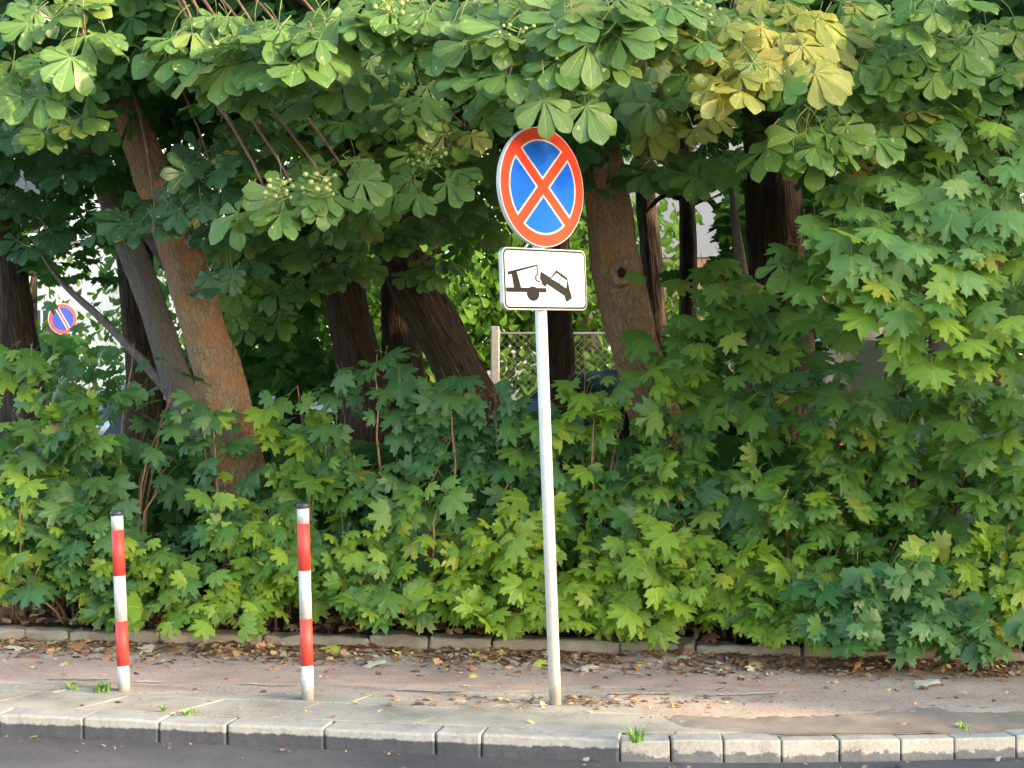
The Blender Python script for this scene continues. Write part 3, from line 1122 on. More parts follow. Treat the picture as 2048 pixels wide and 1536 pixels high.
# ------------------------------------------------------------------ trees
def tree_root(name, pxs, label, mat, top3d=None, extra=(), wob=0.16, ridges=0.09, sides=32, cat='tree', flare=1.5, group=None):
    """pxs: (px, py, D, width px) from the bottom up; the trunk is grown to the ground and above the frame"""
    P = []
    for px, py, D, w in pxs:
        q = at(px, py, D)
        P.append((q.x, q.y, q.z, w / F_PX * D / 2))
    b = P[0]
    gz = 0.05
    base = (b[0] + 0.12 * (b[0] - P[1][0]), b[1], gz, b[3] * flare)
    if b[2] - gz > 0.15:
        P = [base, (b[0] + 0.06 * (b[0] - P[1][0]), b[1], gz + (b[2] - gz) * 0.35, b[3] * (1 + (flare - 1) * .3))] + P
    if top3d:
        P += top3d
    root = empty(name, (P[0][0], P[0][1], gz), label, cat, group)
    C = catmull(P, 7)
    V, Fc, UV = tube(local(root, [Vector(c[:3]) for c in C]), [max(c[3], .01) for c in C], sides, True, wob, seed=b[0], ridges=ridges)
    link('trunk', mesh_from('trunk', V, Fc, True, UV, [mat]), root)
    root_pts[root.name] = C
    for e in extra:
        pts = [Vector(q[:3]) for q in catmull([tuple(at(px, py, D)) + (w / F_PX * D / 2,) if len(x) == 4 else x for x in e for (px, py, D, w) in [x]], 6)]
        rad = [q[3] for q in catmull([tuple(at(px, py, D)) + (w / F_PX * D / 2,) for (px, py, D, w) in e], 6)]
        V, Fc, UV = tube(local(root, pts), rad, 14, True, wob, seed=b[0] + 3, ridges=ridges)
        link('limb', mesh_from('limb', V, Fc, True, UV, [mat]), root)
    return root


root_pts = {}
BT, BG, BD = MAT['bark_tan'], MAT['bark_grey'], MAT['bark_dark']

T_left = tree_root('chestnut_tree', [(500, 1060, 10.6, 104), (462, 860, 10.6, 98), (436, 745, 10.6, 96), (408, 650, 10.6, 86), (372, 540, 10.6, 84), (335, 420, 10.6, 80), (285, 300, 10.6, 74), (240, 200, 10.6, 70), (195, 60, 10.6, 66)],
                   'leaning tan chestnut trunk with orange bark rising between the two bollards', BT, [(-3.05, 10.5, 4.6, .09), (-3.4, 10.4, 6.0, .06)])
T_grey = tree_root('grey_barked_tree', [(405, 900, 11.6, 84), (362, 790, 11.6, 66), (330, 690, 11.6, 56), (296, 590, 11.6, 52), (268, 510, 11.7, 52), (228, 410, 11.8, 50), (185, 330, 11.9, 44)],
                   'smooth pale grey crooked trunk just left of the leaning tan trunk', BG, [(-3.6, 12, 4.2, .08), (-4.0, 12, 6, .05)], extra=[[(395, 600, 12.6, 40), (340, 520, 12.6, 44), (270, 420, 12.6, 42), (200, 320, 12.6, 36), (130, 200, 12.6, 30), (70, 60, 12.6, 24)], [(375, 830, 11.5, 22), (300, 740, 11.6, 19), (215, 650, 11.7, 17), (130, 572, 11.8, 11), (90, 520, 11.9, 6), (60, 470, 12, 3)]])
T_dark1 = tree_root('dark_barked_tree', [(290, 780, 13.5, 74), (280, 640, 13.5, 70), (268, 480, 13.5, 66), (262, 300, 13.5, 60)],
                    'straight nearly black trunk behind the pale grey crooked trunk', BD, [(-3.2, 13.5, 4.6, .11), (-3.2, 13.5, 6.6, .07)])
T_edge = tree_root('dark_barked_tree', [(40, 760, 13.0, 92), (30, 640, 13.0, 74), (15, 500, 13.0, 60), (-5, 330, 13.0, 54)],
                   'dark trunk at the left edge beside the distant blue sign', BD, [(-4.4, 13, 4.6, .09), (-4.6, 13, 6.6, .06)])
T_mid = tree_root('dark_barked_tree', [(735, 840, 13.0, 104), (722, 740, 13.0, 88), (702, 640, 13.0, 84), (680, 540, 13.0, 80), (655, 380, 13.0, 74), (630, 200, 13, 70)],
                  'dark brown trunk leaning slightly left above the right bollard', BD, [(-1.9, 13, 5.2, .12), (-2.0, 13, 7.2, .07)])
T_lean = tree_root('dark_barked_tree', [(1010, 890, 12.0, 112), (950, 800, 12.0, 104), (905, 720, 12.0, 98), (860, 630, 12.0, 96), (815, 545, 12.0, 92), (770, 440, 12.0, 86), (735, 320, 12.0, 80), (705, 180, 12, 72)],
                   'heavily leaning furrowed dark trunk left of the sign pole', BD, [(-1.4, 12, 5.0, .11), (-1.6, 12, 7.0, .07)])
T_mid2 = tree_root('dark_barked_tree', [(812, 840, 14.0, 84), (808, 740, 14.0, 80), (800, 620, 14.0, 80), (795, 480, 14, 74), (790, 300, 14, 70)],
                   'upright dark trunk half hidden behind the heavily leaning trunk', BD, [(-1.05, 14, 5.2, .12), (-1.0, 14, 7.2, .07)])
T_slim = tree_root('dark_barked_tree', [(1122, 860, 13.5, 66), (1120, 740, 13.5, 58), (1116, 640, 13.5, 56), (1112, 480, 13.5, 52), (1108, 300, 13.5, 48)],
                   'slim straight dark trunk directly right of the sign pole', BD, [(.35, 13.5, 5.0, .08), (.35, 13.5, 7.0, .05)])
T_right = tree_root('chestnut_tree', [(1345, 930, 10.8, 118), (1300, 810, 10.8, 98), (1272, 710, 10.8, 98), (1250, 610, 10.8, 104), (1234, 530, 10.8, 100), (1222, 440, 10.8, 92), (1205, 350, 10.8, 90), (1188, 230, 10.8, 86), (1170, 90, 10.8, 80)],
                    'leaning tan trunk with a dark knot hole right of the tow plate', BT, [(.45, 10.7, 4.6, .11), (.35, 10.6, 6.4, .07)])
T_big = tree_root('dark_barked_tree', [(1575, 860, 12.2, 140), (1566, 700, 12.2, 124), (1556, 540, 12.2, 116), (1546, 380, 12.2, 112), (1538, 200, 12.2, 110)],
                  'thick upright dark trunk right of the leaning knotted trunk', BD, [(2.0, 12.2, 4.8, .17), (2.0, 12.2, 7.4, .1)])
T_thin = tree_root('dark_barked_tree', [(1316, 720, 15.0, 46), (1308, 600, 15, 42), (1298, 470, 15, 40), (1288, 330, 15, 38)],
                   'thin dark stem against the pale wall right of the knotted trunk', BD, [(1.2, 15, 5.2, .06), (1.2, 15, 7.0, .04)])
T_thin2 = tree_root('dark_barked_tree', [(1375, 760, 14.4, 40), (1376, 560, 14.4, 34), (1374, 420, 14.4, 32), (1370, 300, 14.4, 30)],
                    'thin straight dark stem in front of the pale wall', BD, [(1.5, 14.4, 5.2, .05), (1.5, 14.4, 7.0, .03)],
                    extra=[[(1374, 410, 14.4, 16), (1420, 400, 14.4, 13), (1460, 480, 14.3, 8)], [(1374, 400, 14.4, 14), (1330, 390, 14.4, 11), (1290, 425, 14.4, 6)]])
T_corner = tree_root('dark_barked_tree', [(1985, 900, 13.0, 110), (1985, 600, 13.0, 100), (1978, 350, 13, 96), (1965, 160, 13, 92)],
                     'dark trunk behind the leaves at the upper right corner', BD, [(3.75, 13, 5.2, .14), (3.7, 13, 7.4, .08)])

for px, py, D, s_, dx in ((104, 606, 15.5, .13, -.4), (152, 650, 16, .13, .5), (80, 680, 15, .18, -.5)):
    put_leaf('maple_blue', T_edge, at(px, py, D), Vector((dx, -.3, -.8)), Vector((0, -.85, .5)), s_)

# knot hole and burr on the tan trunk
kc = at(1239, 549, 10.8) + Vector((0, -0.192, 0))
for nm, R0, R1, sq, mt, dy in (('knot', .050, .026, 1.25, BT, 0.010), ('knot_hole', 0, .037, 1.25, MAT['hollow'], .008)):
    V, Fc, UV = [], [], []
    na, nb = 28, 12
    for i in range(na):
        a = 2 * math.pi * i / na
        for j in range(nb):
            b_ = 2 * math.pi * j / nb if R0 else math.pi * j / (nb - 1)
            rr = R0 + R1 * (math.cos(b_) if R0 else math.sin(b_))
            k = 1 + .16 * noise.noise(Vector((math.cos(a) * 2, math.sin(a) * 2, j * .1 * (1 if R0 else 0))))
            V.append((rr * math.cos(a) * k, -(R1 if R0 else R1 * .5) * (math.sin(b_) if R0 else math.cos(b_)) * .9, rr * math.sin(a) * sq * k))
            UV.append((a * .05, b_ * .03))
    for i in range(na):
        for j in range(nb if R0 else nb - 1):
            i2, j2 = (i + 1) % na, (j + 1) % nb
            Fc.append((i * nb + j, i2 * nb + j, i2 * nb + j2, i * nb + j2))
    o = link(nm, mesh_from(nm, V, Fc, True, UV, [mt]), T_right)
    o.location = kc + Vector((0, dy, 0)) - T_right.location


# ---- chestnut boughs with large leaves in view
def cluster(tree, px, py, D, n, size, kind='chestnut', dirv=(0, 0), spread=1.0, yl=0.0, twig=True, fruit=False):
    c = at(px, py, D)
    out0 = Vector((dirv[0], -1.0, dirv[1]))
    ph = random.uniform(0, 6.28)
    for k in range(n):
        a = ph + 2 * math.pi * k / n + random.uniform(-.35, .35)
        ring = random.uniform(.55, 1.0)
        radial = Vector((math.cos(a), 0.55 * math.sin(a) - .25, 0.50 * math.sin(a + .6)))
        pos = c + radial * size * spread * 1.0 * ring
        d = Vector((math.cos(a) * .85, -.40 + .30 * math.sin(a), -.62)) + out0 * .15 + rv(.24)
        nrm = Vector((math.cos(a) * .22, -.78, .62)) + rv(.30)
        kd = 'chestnut_yellow' if random.random() < yl else kind
        put_leaf(kd, tree, pos, d, nrm, size * 1.03 * random.uniform(.68, 1.2))
    if twig:
        C = root_pts[tree.name]
        hz_ = min(c.z + 1.0, C[-1][2] - .3)
        tp = min(C, key=lambda q: abs(q[2] - hz_))
        s = Vector(tp[:3])
        twig = math.hypot(s.x - c.x, s.y - c.y) > 1.1 and abs(s.x - c.x) > .35
    if twig:
        mid_ = s.lerp(c, .5) + Vector((0, 0, .55 + .1 * (s - c).length))
        branch_obj(tree, bez(s, mid_, c + Vector((0, .05, 0)), 10), .022, .006, MAT['twig'])
    if fruit:
        fruit_cluster(tree, c + Vector((random.uniform(-.03, .03), -.10, .06)))


fruit_mesh = None


def fruit_cluster(tree, c):
    bm = bmesh.new()
    base = Vector((0, .08, -.04))
    axis = Vector((.05, -.06, .11))
    for k in range(15):
        t = k / 15
        p0 = base + axis * t
        a = k * 2.4
        p1 = p0 + Vector((math.cos(a) * .085, -.03 + math.sin(a) * .05, .02)) * random.uniform(.5, 1.15)
        add_cyl(bm, p0, p1, .0022, n=4)
        m = bmesh.ops.create_icosphere(bm, subdivisions=1, radius=random.uniform(.009, .0165), matrix=Matrix.Translation(p1))
    add_cyl(bm, base, base + axis, .004, .003, n=5)
    o = bm_obj('fruit_cluster', bm, MAT['fruit'], tree, True)
    o.location = c - tree.location


L, C_, H_ = T_left, T_right, T_big
CH = [
    # left tree, from the left edge over to the low fruiting spray
    (L, 20, 140, 9.0, 6, .20, 'chestnut'), (L, 95, 175, 8.8, 6, .20, 'chestnut'), (L, 165, 95, 8.7, 6, .20, 'chestnut'),
    (L, 30, 40, 9.1, 6, .20, 'chestnut_blue'), (L, 120, 25, 8.9, 6, .19, 'chestnut'), 
    (L, 10, 215, 9.2, 5, .19, 'chestnut'),
    (L, 390, 55, 8.6, 6, .20, 'chestnut'), (L, 450, 120, 8.4, 6, .21, 'chestnut'),
    (L, 400, 95, 8.6, 5, .20, 'chestnut'), (L, 520, 70, 8.3, 6, .22, 'chestnut'), (L, 600, 110, 8.2, 6, .22, 'chestnut'),
    (L, 560, 160, 8.6, 5, .20, 'chestnut'), (L, 500, 150, 8.5, 5, .20, 'chestnut'), (L, 660, 60, 8.2, 6, .21, 'chestnut'),
    (L, 640, 180, 8.8, 5, .20, 'chestnut'), (L, 720, 150, 8.7, 6, .20, 'chestnut'), (L, 690, 230, 9.4, 6, .20, 'chestnut'),
    (L, 600, 260, 9.8, 6, .19, 'chestnut'), (L, 520, 240, 9.9, 6, .19, 'chestnut'), (L, 780, 240, 9.6, 6, .20, 'chestnut'),
    (L, 820, 190, 9.2, 5, .19, 'chestnut'), (L, 880, 290, 9.6, 6, .19, 'chestnut'), (L, 790, 310, 9.9, 6, .19, 'chestnut'),
    (L, 930, 250, 9.8, 5, .19, 'chestnut'),
    (L, 600, 400, 8.4, 7, .21, 'chestnut'), (L, 545, 415, 8.4, 4, .20, 'chestnut'), (L, 670, 395, 8.5, 4, .20, 'chestnut'),
    (L, 690, 340, 8.9, 4, .18, 'chestnut'), (L, 850, 370, 9.0, 5, .19, 'chestnut'), (L, 560, 330, 9.6, 5, .19, 'chestnut'),
    (L, 440, 300, 9.8, 6, .19, 'chestnut_blue'), (L, 390, 350, 9.9, 6, .18, 'chestnut_blue'),
    (L, 290, 420, 9.9, 5, .19, 'chestnut_blue'), (L, 150, 330, 10.8, 5, .19, 'chestnut_blue'), (L, 90, 320, 11.0, 4, .19, 'chestnut_blue'),
    (L, 240, 450, 9.8, 3, .18, 'chestnut_blue'), (L, 440, 460, 10.1, 5, .16, 'chestnut_blue'), (L, 70, 480, 11.4, 5, .18, 'chestnut_blue'), (L, 30, 400, 11.2, 5, .18, 'chestnut_blue'), (L, 390, 400, 9.6, 5, .18, 'chestnut_blue'), (L, 310, 440, 9.6, 5, .18, 'chestnut_blue'), (L, 420, 330, 9.6, 5, .19, 'chestnut_blue'), (L, 440, 560, 9.9, 4, .14, 'chestnut_blue'), (L, 470, 540, 10.2, 5, .15, 'chestnut_blue'), (L, 130, 250, 9.6, 5, .18, 'chestnut'), (L, 60, 260, 10, 5, .18, 'chestnut_blue'), (L, 470, 390, 10.2, 5, .18, 'chestnut_blue'),
    # over and right of the sign
    (C_, 800, 30, 8.3, 7, .22, 'chestnut'), (C_, 740, 25, 8.3, 5, .21, 'chestnut'), (C_, 850, 80, 8.3, 5, .21, 'chestnut'),
    (C_, 930, 20, 8.2, 6, .21, 'chestnut'), (C_, 990, 60, 8.0, 6, .21, 'chestnut'), (C_, 1080, 45, 7.9, 6, .21, 'chestnut'),
    (C_, 1160, 30, 7.9, 6, .21, 'chestnut'), (C_, 960, 120, 8.1, 6, .21, 'chestnut'), (C_, 1040, 130, 7.9, 6, .21, 'chestnut'),
    (C_, 1220, 70, 7.8, 6, .21, 'chestnut'), (C_, 1180, 120, 7.9, 5, .20, 'chestnut'), (C_, 1280, 30, 7.9, 6, .20, 'chestnut'),
    (C_, 1350, 90, 8.1, 5, .19, 'chestnut'), (C_, 1060, 10, 8.2, 6, .2, 'chestnut'), (C_, 1250, 150, 8.8, 5, .19, 'chestnut'), (C_, 1320, 190, 9.2, 5, .19, 'chestnut'),
    (C_, 1390, 70, 8.0, 5, .19, 'chestnut'), (C_, 1340, 10, 8.2, 6, .19, 'chestnut'),
    (C_, 1360, 250, 9.3, 4, .19, 'chestnut_yellow'), (C_, 1290, 130, 9.2, 4, .18, 'chestnut_yellow'),
    (C_, 1010, 180, 9.0, 5, .19, 'chestnut'), (C_, 1080, 300, 11.6, 5, .19, 'chestnut'), (C_, 1320, 330, 10.5, 6, .2, 'chestnut'), (C_, 1400, 350, 10.6, 6, .2, 'chestnut'),
    # right
    (H_, 1460, 70, 8.2, 6, .19, 'chestnut'), (H_, 1450, 140, 8.0, 6, .20, 'chestnut'), (H_, 1480, 170, 7.9, 4, .19, 'chestnut_yellow'),
    (H_, 1530, 110, 8.1, 5, .19, 'chestnut_yellow'), (H_, 1585, 150, 7.9, 5, .20, 'chestnut'), (H_, 1560, 60, 8.3, 5, .19, 'chestnut_yellow'),
    (H_, 1620, 90, 8.5, 5, .19, 'chestnut'), (H_, 1520, 20, 8.5, 6, .19, 'chestnut'), (H_, 1650, 30, 8.7, 6, .19, 'chestnut'),
    (H_, 1720, 150, 8.6, 6, .20, 'chestnut'), (H_, 1790, 110, 8.5, 6, .20, 'chestnut'), (H_, 1850, 140, 8.4, 6, .21, 'chestnut'),
    (H_, 1900, 90, 8.5, 6, .20, 'chestnut'), (H_, 1740, 70, 8.8, 6, .20, 'chestnut'), (H_, 1830, 30, 8.3, 6, .20, 'chestnut'),
    (H_, 1870, 10, 8.2, 5, .20, 'chestnut'), (H_, 1960, 150, 8.8, 6, .2, 'chestnut'), (H_, 1990, 60, 9, 6, .2, 'chestnut'), (H_, 2030, 130, 8.8, 6, .2, 'chestnut'),
    (H_, 1640, 260, 8.4, 6, .20, 'chestnut'), (H_, 1600, 290, 8.3, 5, .20, 'chestnut'), (H_, 1690, 280, 8.4, 5, .20, 'chestnut'),
    (H_, 1760, 250, 8.6, 6, .20, 'chestnut'), (H_, 1840, 240, 8.6, 6, .20, 'chestnut'), (H_, 1900, 210, 8.8, 5, .20, 'chestnut'),
    (H_, 1700, 210, 8.8, 6, .19, 'chestnut'), (H_, 1780, 330, 8.8, 6, .19, 'chestnut'), (H_, 1880, 320, 8.8, 6, .19, 'chestnut'), (H_, 1720, 370, 8.7, 5, .19, 'chestnut'),
    (H_, 1960, 270, 8.9, 6, .2, 'chestnut'), (H_, 1600, 530, 8.9, 5, .16, 'chestnut'), (H_, 1640, 190, 9.4, 6, .19, 'chestnut'), (H_, 1430, 330, 9.8, 5, .19, 'chestnut'),
]
for tr, px, py, D, n, s, kd in CH:
    if tr is H_ and kd == 'chestnut':
        kd = 'chestnut_light'
    cluster(tr, px, py, D, n, s, kd, twig=(random.random() < .55), yl=.6 if 1340 < px < 1640 and py < 220 else .015)
for tr, px, py, D in ((L, 545, 385, 8.2), (L, 630, 378, 8.2), (L, 440, 112, 8.3), (C_, 770, 12, 8.1), (C_, 1022, 82, 7.8), (C_, 1122, 145, 7.75), (C_, 1395, 32, 7.9), (C_, 830, 105, 8.15), (L, 850, 320, 8.9)):
    fruit_cluster(tr, at(px, py, D))
# the sprays that hang right over the sign
for px, py, D, dx, dz, s, nx in ((1088, 200, 7.72, .05, -1, .215, .0), (1172, 212, 7.78, .45, -.9, .225, .2), (1100, 128, 7.8, .1, -.9, .21, 0), (1165, 128, 7.85, .5, -.7, .2, .2), (1150, 60, 7.8, .2, -.9, .22, 0), (1230, 60, 7.8, .3, -.8, .22, 0)):
    put_leaf('chestnut', C_, at(px, py, D), Vector((dx, -.35, dz)), Vector((nx, -.85, .5)), s)


# ---- crown masses: leaves further in and above the frame
def crown(tree, boxes, geos, mat, size, name='crown', tilt=.9):
    mats = []
    for cx, cy, cz, rx, ry, rz, n in boxes:
        nc = max(4, n // 14)
        cc = []
        while len(cc) < nc:
            p = Vector((random.uniform(-1, 1), random.uniform(-1, 1), random.uniform(-1, 1)))
            if p.length < 1:
                cc.append(Vector((cx + p.x * rx, cy + p.y * ry, cz + p.z * rz)))
        for i in range(n):
            c = random.choice(cc)
            p = c + rv(.16) * (size / .18)
            out = Vector((p.x - cx, p.y - cy, 0))
            out = out.normalized() if out.length > .01 else Vector((1, 0, 0))
            d = out * .5 + Vector((0, -.2, -.6)) + rv(.3)
            nrm = Vector((0, -.2, tilt)) + out * .3 + rv(.3)
            mats.append(frame(p, d, nrm, size * random.uniform(.75, 1.15)))
    return joined_leaves(name, geos, mats, tree, mat, tree.location, kind='stuff')


MC = MAT['chestnut_stuff']
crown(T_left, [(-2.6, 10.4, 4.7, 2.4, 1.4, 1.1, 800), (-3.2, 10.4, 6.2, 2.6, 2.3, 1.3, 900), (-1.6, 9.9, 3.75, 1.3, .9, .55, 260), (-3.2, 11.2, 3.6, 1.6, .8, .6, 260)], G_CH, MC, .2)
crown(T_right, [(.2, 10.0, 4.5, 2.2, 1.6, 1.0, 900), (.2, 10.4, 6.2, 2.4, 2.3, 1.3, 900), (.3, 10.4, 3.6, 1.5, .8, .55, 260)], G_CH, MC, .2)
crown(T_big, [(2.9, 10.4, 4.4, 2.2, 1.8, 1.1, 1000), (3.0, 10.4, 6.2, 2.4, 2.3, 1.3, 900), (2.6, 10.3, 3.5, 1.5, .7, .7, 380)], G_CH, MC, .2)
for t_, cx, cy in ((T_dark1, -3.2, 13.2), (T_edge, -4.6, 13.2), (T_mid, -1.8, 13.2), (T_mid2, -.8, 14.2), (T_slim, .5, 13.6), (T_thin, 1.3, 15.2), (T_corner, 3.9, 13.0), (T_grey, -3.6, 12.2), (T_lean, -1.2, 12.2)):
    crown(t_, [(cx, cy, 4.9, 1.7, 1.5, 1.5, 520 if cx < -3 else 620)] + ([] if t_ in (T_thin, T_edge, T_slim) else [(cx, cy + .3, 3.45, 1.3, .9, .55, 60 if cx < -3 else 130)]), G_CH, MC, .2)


for px, py, D in ((480, 470, 11.2), (560, 500, 11.4), (640, 490, 11.2), (700, 430, 10.8), (760, 480, 11.0), (830, 470, 11.0), (900, 430, 11.2), (770, 400, 10.4), (700, 540, 11.6), (950, 380, 11.0), (640, 320, 10.6), (740, 350, 10.6), (560, 420, 11.4), (480, 330, 10.9), (860, 540, 11.6), (930, 330, 10.6), (500, 560, 11.6), (600, 570, 11.6), (460, 620, 11.8), (540, 640, 12.0), (1000, 440, 11.8)):
    cluster(T_lean, px, py, D, 6, .18, 'chestnut', twig=False)
for k, (x, y, r) in enumerate(((6.4, 8.9, 1.7), (9.6, 8.4, 2.0), (13.0, 5.5, 2.6), (8.4, 5.2, 1.9))):  # unseen trees added past the right edge so their crowns block the low sun
    tr = empty('chestnut_tree', (x, y, .0), ['chestnut tree of the row next beyond the right edge', 'second chestnut tree of the row beyond the right edge', 'farthest chestnut tree beyond the right edge', 'street chestnut tree nearest the kerb beyond the right edge'][k], 'tree')
    V, Fc, UV = tube([(0, 0, 0), (.05, 0, 1.5), (0, .1, 3.5), (.1, 0, 6)], [.26, .2, .16, .05], 16, True, .1)
    link('trunk', mesh_from('trunk', V, Fc, True, UV, [BD]), tr)
    crown(tr, [(x, y, 3.2, r, r, 1.5, 700), (x, y, 5.4, r * 1.1, r * 1.1, 1.7, 800)], G_CH, MC, .22)


# ---- maple with overhanging boughs on the right
T_maple = tree_root('maple_tree', [(1905, 1100, 10.6, 64), (1900, 900, 10.6, 58), (1885, 700, 10.6, 54), (1880, 500, 10.6, 50)],
                    'young maple on the right with pale and yellow leaf sprays above the shrubs', BG, [(2.75, 10.5, 3.6, .06), (2.7, 10.4, 4.8, .03)], flare=1.25)


def maple_spray(tree, px, py, D, n, size, kind, w=.34, h=.22, yl=0.0, src=None, mat='twig_red'):
    c = at(px, py, D)
    for k in range(n):
        ox, oz = random.gauss(0, w * .5), random.gauss(0, h * .5)
        pos = c + Vector((ox, random.gauss(0, .13) + oz * .5, oz))
        side = ox / w
        d = Vector((side * .7, -.55, -.62)) + rv(.22)
        nrm = Vector((side * .15, -.74, .66)) + rv(.26)
        kd = 'maple_fresh' if random.random() < yl else kind
        put_leaf(kd, tree, pos, d, nrm, size * random.uniform(.62, 1.12))
    if src is not None:
        s = Vector(src)
        mid_ = s.lerp(c, .55) + Vector((0, 0, .25))
        branch_obj(tree, bez(s, mid_, c + Vector((0, .06, 0)), 9), .014, .004, MAT[mat])


ms = [(1690, 430, 8.9, 11, 'maple_pale', 0), (1760, 400, 8.9, 12, 'maple_pale', 0), (1840, 400, 8.8, 12, 'maple_pale', 0), (1930, 390, 8.8, 12, 'maple_pale', 0), (2010, 350, 8.8, 12, 'maple_pale', .1),
      (1700, 510, 8.8, 11, 'maple', .1), (1780, 490, 8.7, 12, 'maple_pale', .1), (1860, 480, 8.7, 12, 'maple_pale', .05), (1950, 470, 8.7, 12, 'maple_pale', 0), (2030, 440, 8.7, 12, 'maple_pale', 0),
      (1720, 570, 8.7, 10, 'maple', .2), (1800, 560, 8.6, 12, 'maple', .5), (1880, 570, 8.6, 12, 'maple', .4), (1960, 560, 8.6, 12, 'maple', .1), (2040, 540, 8.6, 11, 'maple', 0),
      (1830, 630, 8.5, 10, 'maple_fresh', .5), (1900, 650, 8.5, 11, 'maple_fresh', .5), (1970, 640, 8.6, 12, 'maple', .3), (2030, 630, 8.6, 12, 'maple', .1), (1870, 700, 8.5, 7, 'maple_fresh', .6), (1990, 710, 8.6, 10, 'maple', .2), (2040, 250, 8.8, 9, 'maple', .1), (1680, 620, 9.3, 9, 'maple', 0), (1770, 640, 9.3, 8, 'maple_pale', 0), (1800, 790, 9.6, 9, 'maple_blue', 0), (1900, 760, 9.4, 10, 'maple', .1), (1980, 790, 9.4, 10, 'maple', .1), (2040, 760, 9.3, 9, 'maple', 0), (1860, 830, 9.6, 9, 'maple', 0), (1950, 850, 9.6, 9, 'maple', .1)]
for px, py, D, n, kd, yl in ms:
    maple_spray(T_maple, px, py, D - (.35 if D < 9 else 0), n, .165, kd, .30, .18, yl, src=(2.75, 10.5, 1.6 + (768 - py) / 3200 * 10.5 + .1) if random.random() < .6 else None)
T_maple2 = tree_root('maple_tree', [(1520, 1000, 11.0, 44), (1510, 850, 11.0, 40), (1500, 700, 11.0, 36), (1490, 600, 11.0, 30)],
                     'young green maple in front of the thick dark trunk', BG, [(1.55, 11, 2.6, .03), (1.5, 11, 3.0, .01)], flare=1.2)
for px, py, D, n, kd, yl in [(1390, 570, 10.2, 9, 'maple', 0), (1450, 560, 10.2, 9, 'maple', 0), (1420, 640, 10.0, 10, 'maple', .1), (1490, 600, 10.1, 9, 'maple', 0), (1350, 720, 10.0, 9, 'maple', .1), (1400, 720, 9.9, 9, 'maple', .1), (1470, 690, 10, 10, 'maple', 0), (1330, 770, 9.9, 8, 'maple', .1), (1540, 660, 10.1, 9, 'maple_blue', 0), (1620, 640, 10.2, 8, 'maple_blue', 0), (1560, 740, 10.1, 8, 'maple_blue', 0), (1640, 560, 10, 8, 'maple', 0), (1600, 800, 10, 9, 'maple_blue', 0), (1540, 820, 10.1, 9, 'maple', 0), (1650, 740, 10.3, 7, 'maple_blue', 0), (1500, 780, 10.2, 8, 'maple_blue', 0), (1440, 800, 10, 8, 'maple', 0), (1700, 820, 10.2, 9, 'maple', 0)]:
    maple_spray(T_maple2, px, py, D, n, .165, kd, .30, .20, yl, src=(1.62, 11.0, 1.6 + (768 - py) / 3200 * 11 - .1) if random.random() < .6 else None)

# ------------------------------------------------------------------ shrubs (maple saplings along the edging)
def shrub(px, dback, w, h, n_spray, per, size, kind, label, yl=0.0, lean=0.0, depth=.45, low=.15, name='maple_shrub'):
    x = (px - 1024) / F_PX * 9.9
    base = Vector((x, rear_y(x) + dback, 0.09))
    root = empty(name, base, label, 'shrub', 'maple shrubs behind the stone edging')
    n_spray = max(6, int(n_spray * (1.0 if h > 1 else 1.2)))
    for i in range(n_spray):
        u = random.uniform(-1, 1)
        v = (i + random.random()) / n_spray
        zz = low * h + (h * 1.03 - low * h) * v
        edge = math.sqrt(max(.08, 1 - (max(0, v - .45) / .62) ** 2))
        tip = base + Vector((u * w / 2 * edge + lean * v, -depth * (1 - .62 * v) * random.uniform(.6, 1.1) - .02, zz))
        thin = noise.noise(Vector((tip.x * 1.9, tip.z * 2.6, 7.0))) < -.14 and h > .75
        if thin:
            tip.y += .34
        s = base + Vector((u * .12, random.uniform(-.04, .06), 0.0))
        mid_ = s.lerp(tip, .45) + Vector((0, .10, .22 * h))
        pts = [p + (rv(.009) if 0 < j < 8 else Vector()) for j, p in enumerate(bez(s, mid_, tip, 9))]
        if i % 6 == 1 and h > .8:
            fr = [p + Vector((0, -.20 * math.sin(math.pi * j / 8) - .05 * j / 8, 0)) for j, p in enumerate(pts)]
            branch_obj(root, fr, .007 + .004 * h, .003, MAT['twig_red'], 'branch', 5)
        elif i % 3 == 0:
            branch_obj(root, pts, .0085 + .004 * h, .003, MAT['twig_red' if random.random() < .5 else 'twig'], 'branch', 5)
        axis = (pts[-1] - pts[-4]).normalized()
        for k in range(per // 2 if thin else per + (2 if h < .75 else 1)):
            t = random.random() ** 1.5
            q = tip - axis * t * .34
            sd = (-1) ** k
            ox = sd * random.uniform(.03, .17)
            pos = q + Vector((ox, -random.uniform(.0, .12), random.uniform(-.035, .045)))
            d = Vector((sd * .50 + u * .35 + lean * .5 - .12, -.58, -.50)) + rv(.36)
            nrm = Vector((u * .12 + lean * .3 - .1, -.70, .70)) + rv(.40)
            kd = 'maple_fresh' if random.random() < yl else kind
            put_leaf(kd, root, pos, d, nrm, size * .93 * random.choice((random.uniform(.38, .7), random.uniform(.6, 1.0), random.uniform(.8, 1.22))))
    return root


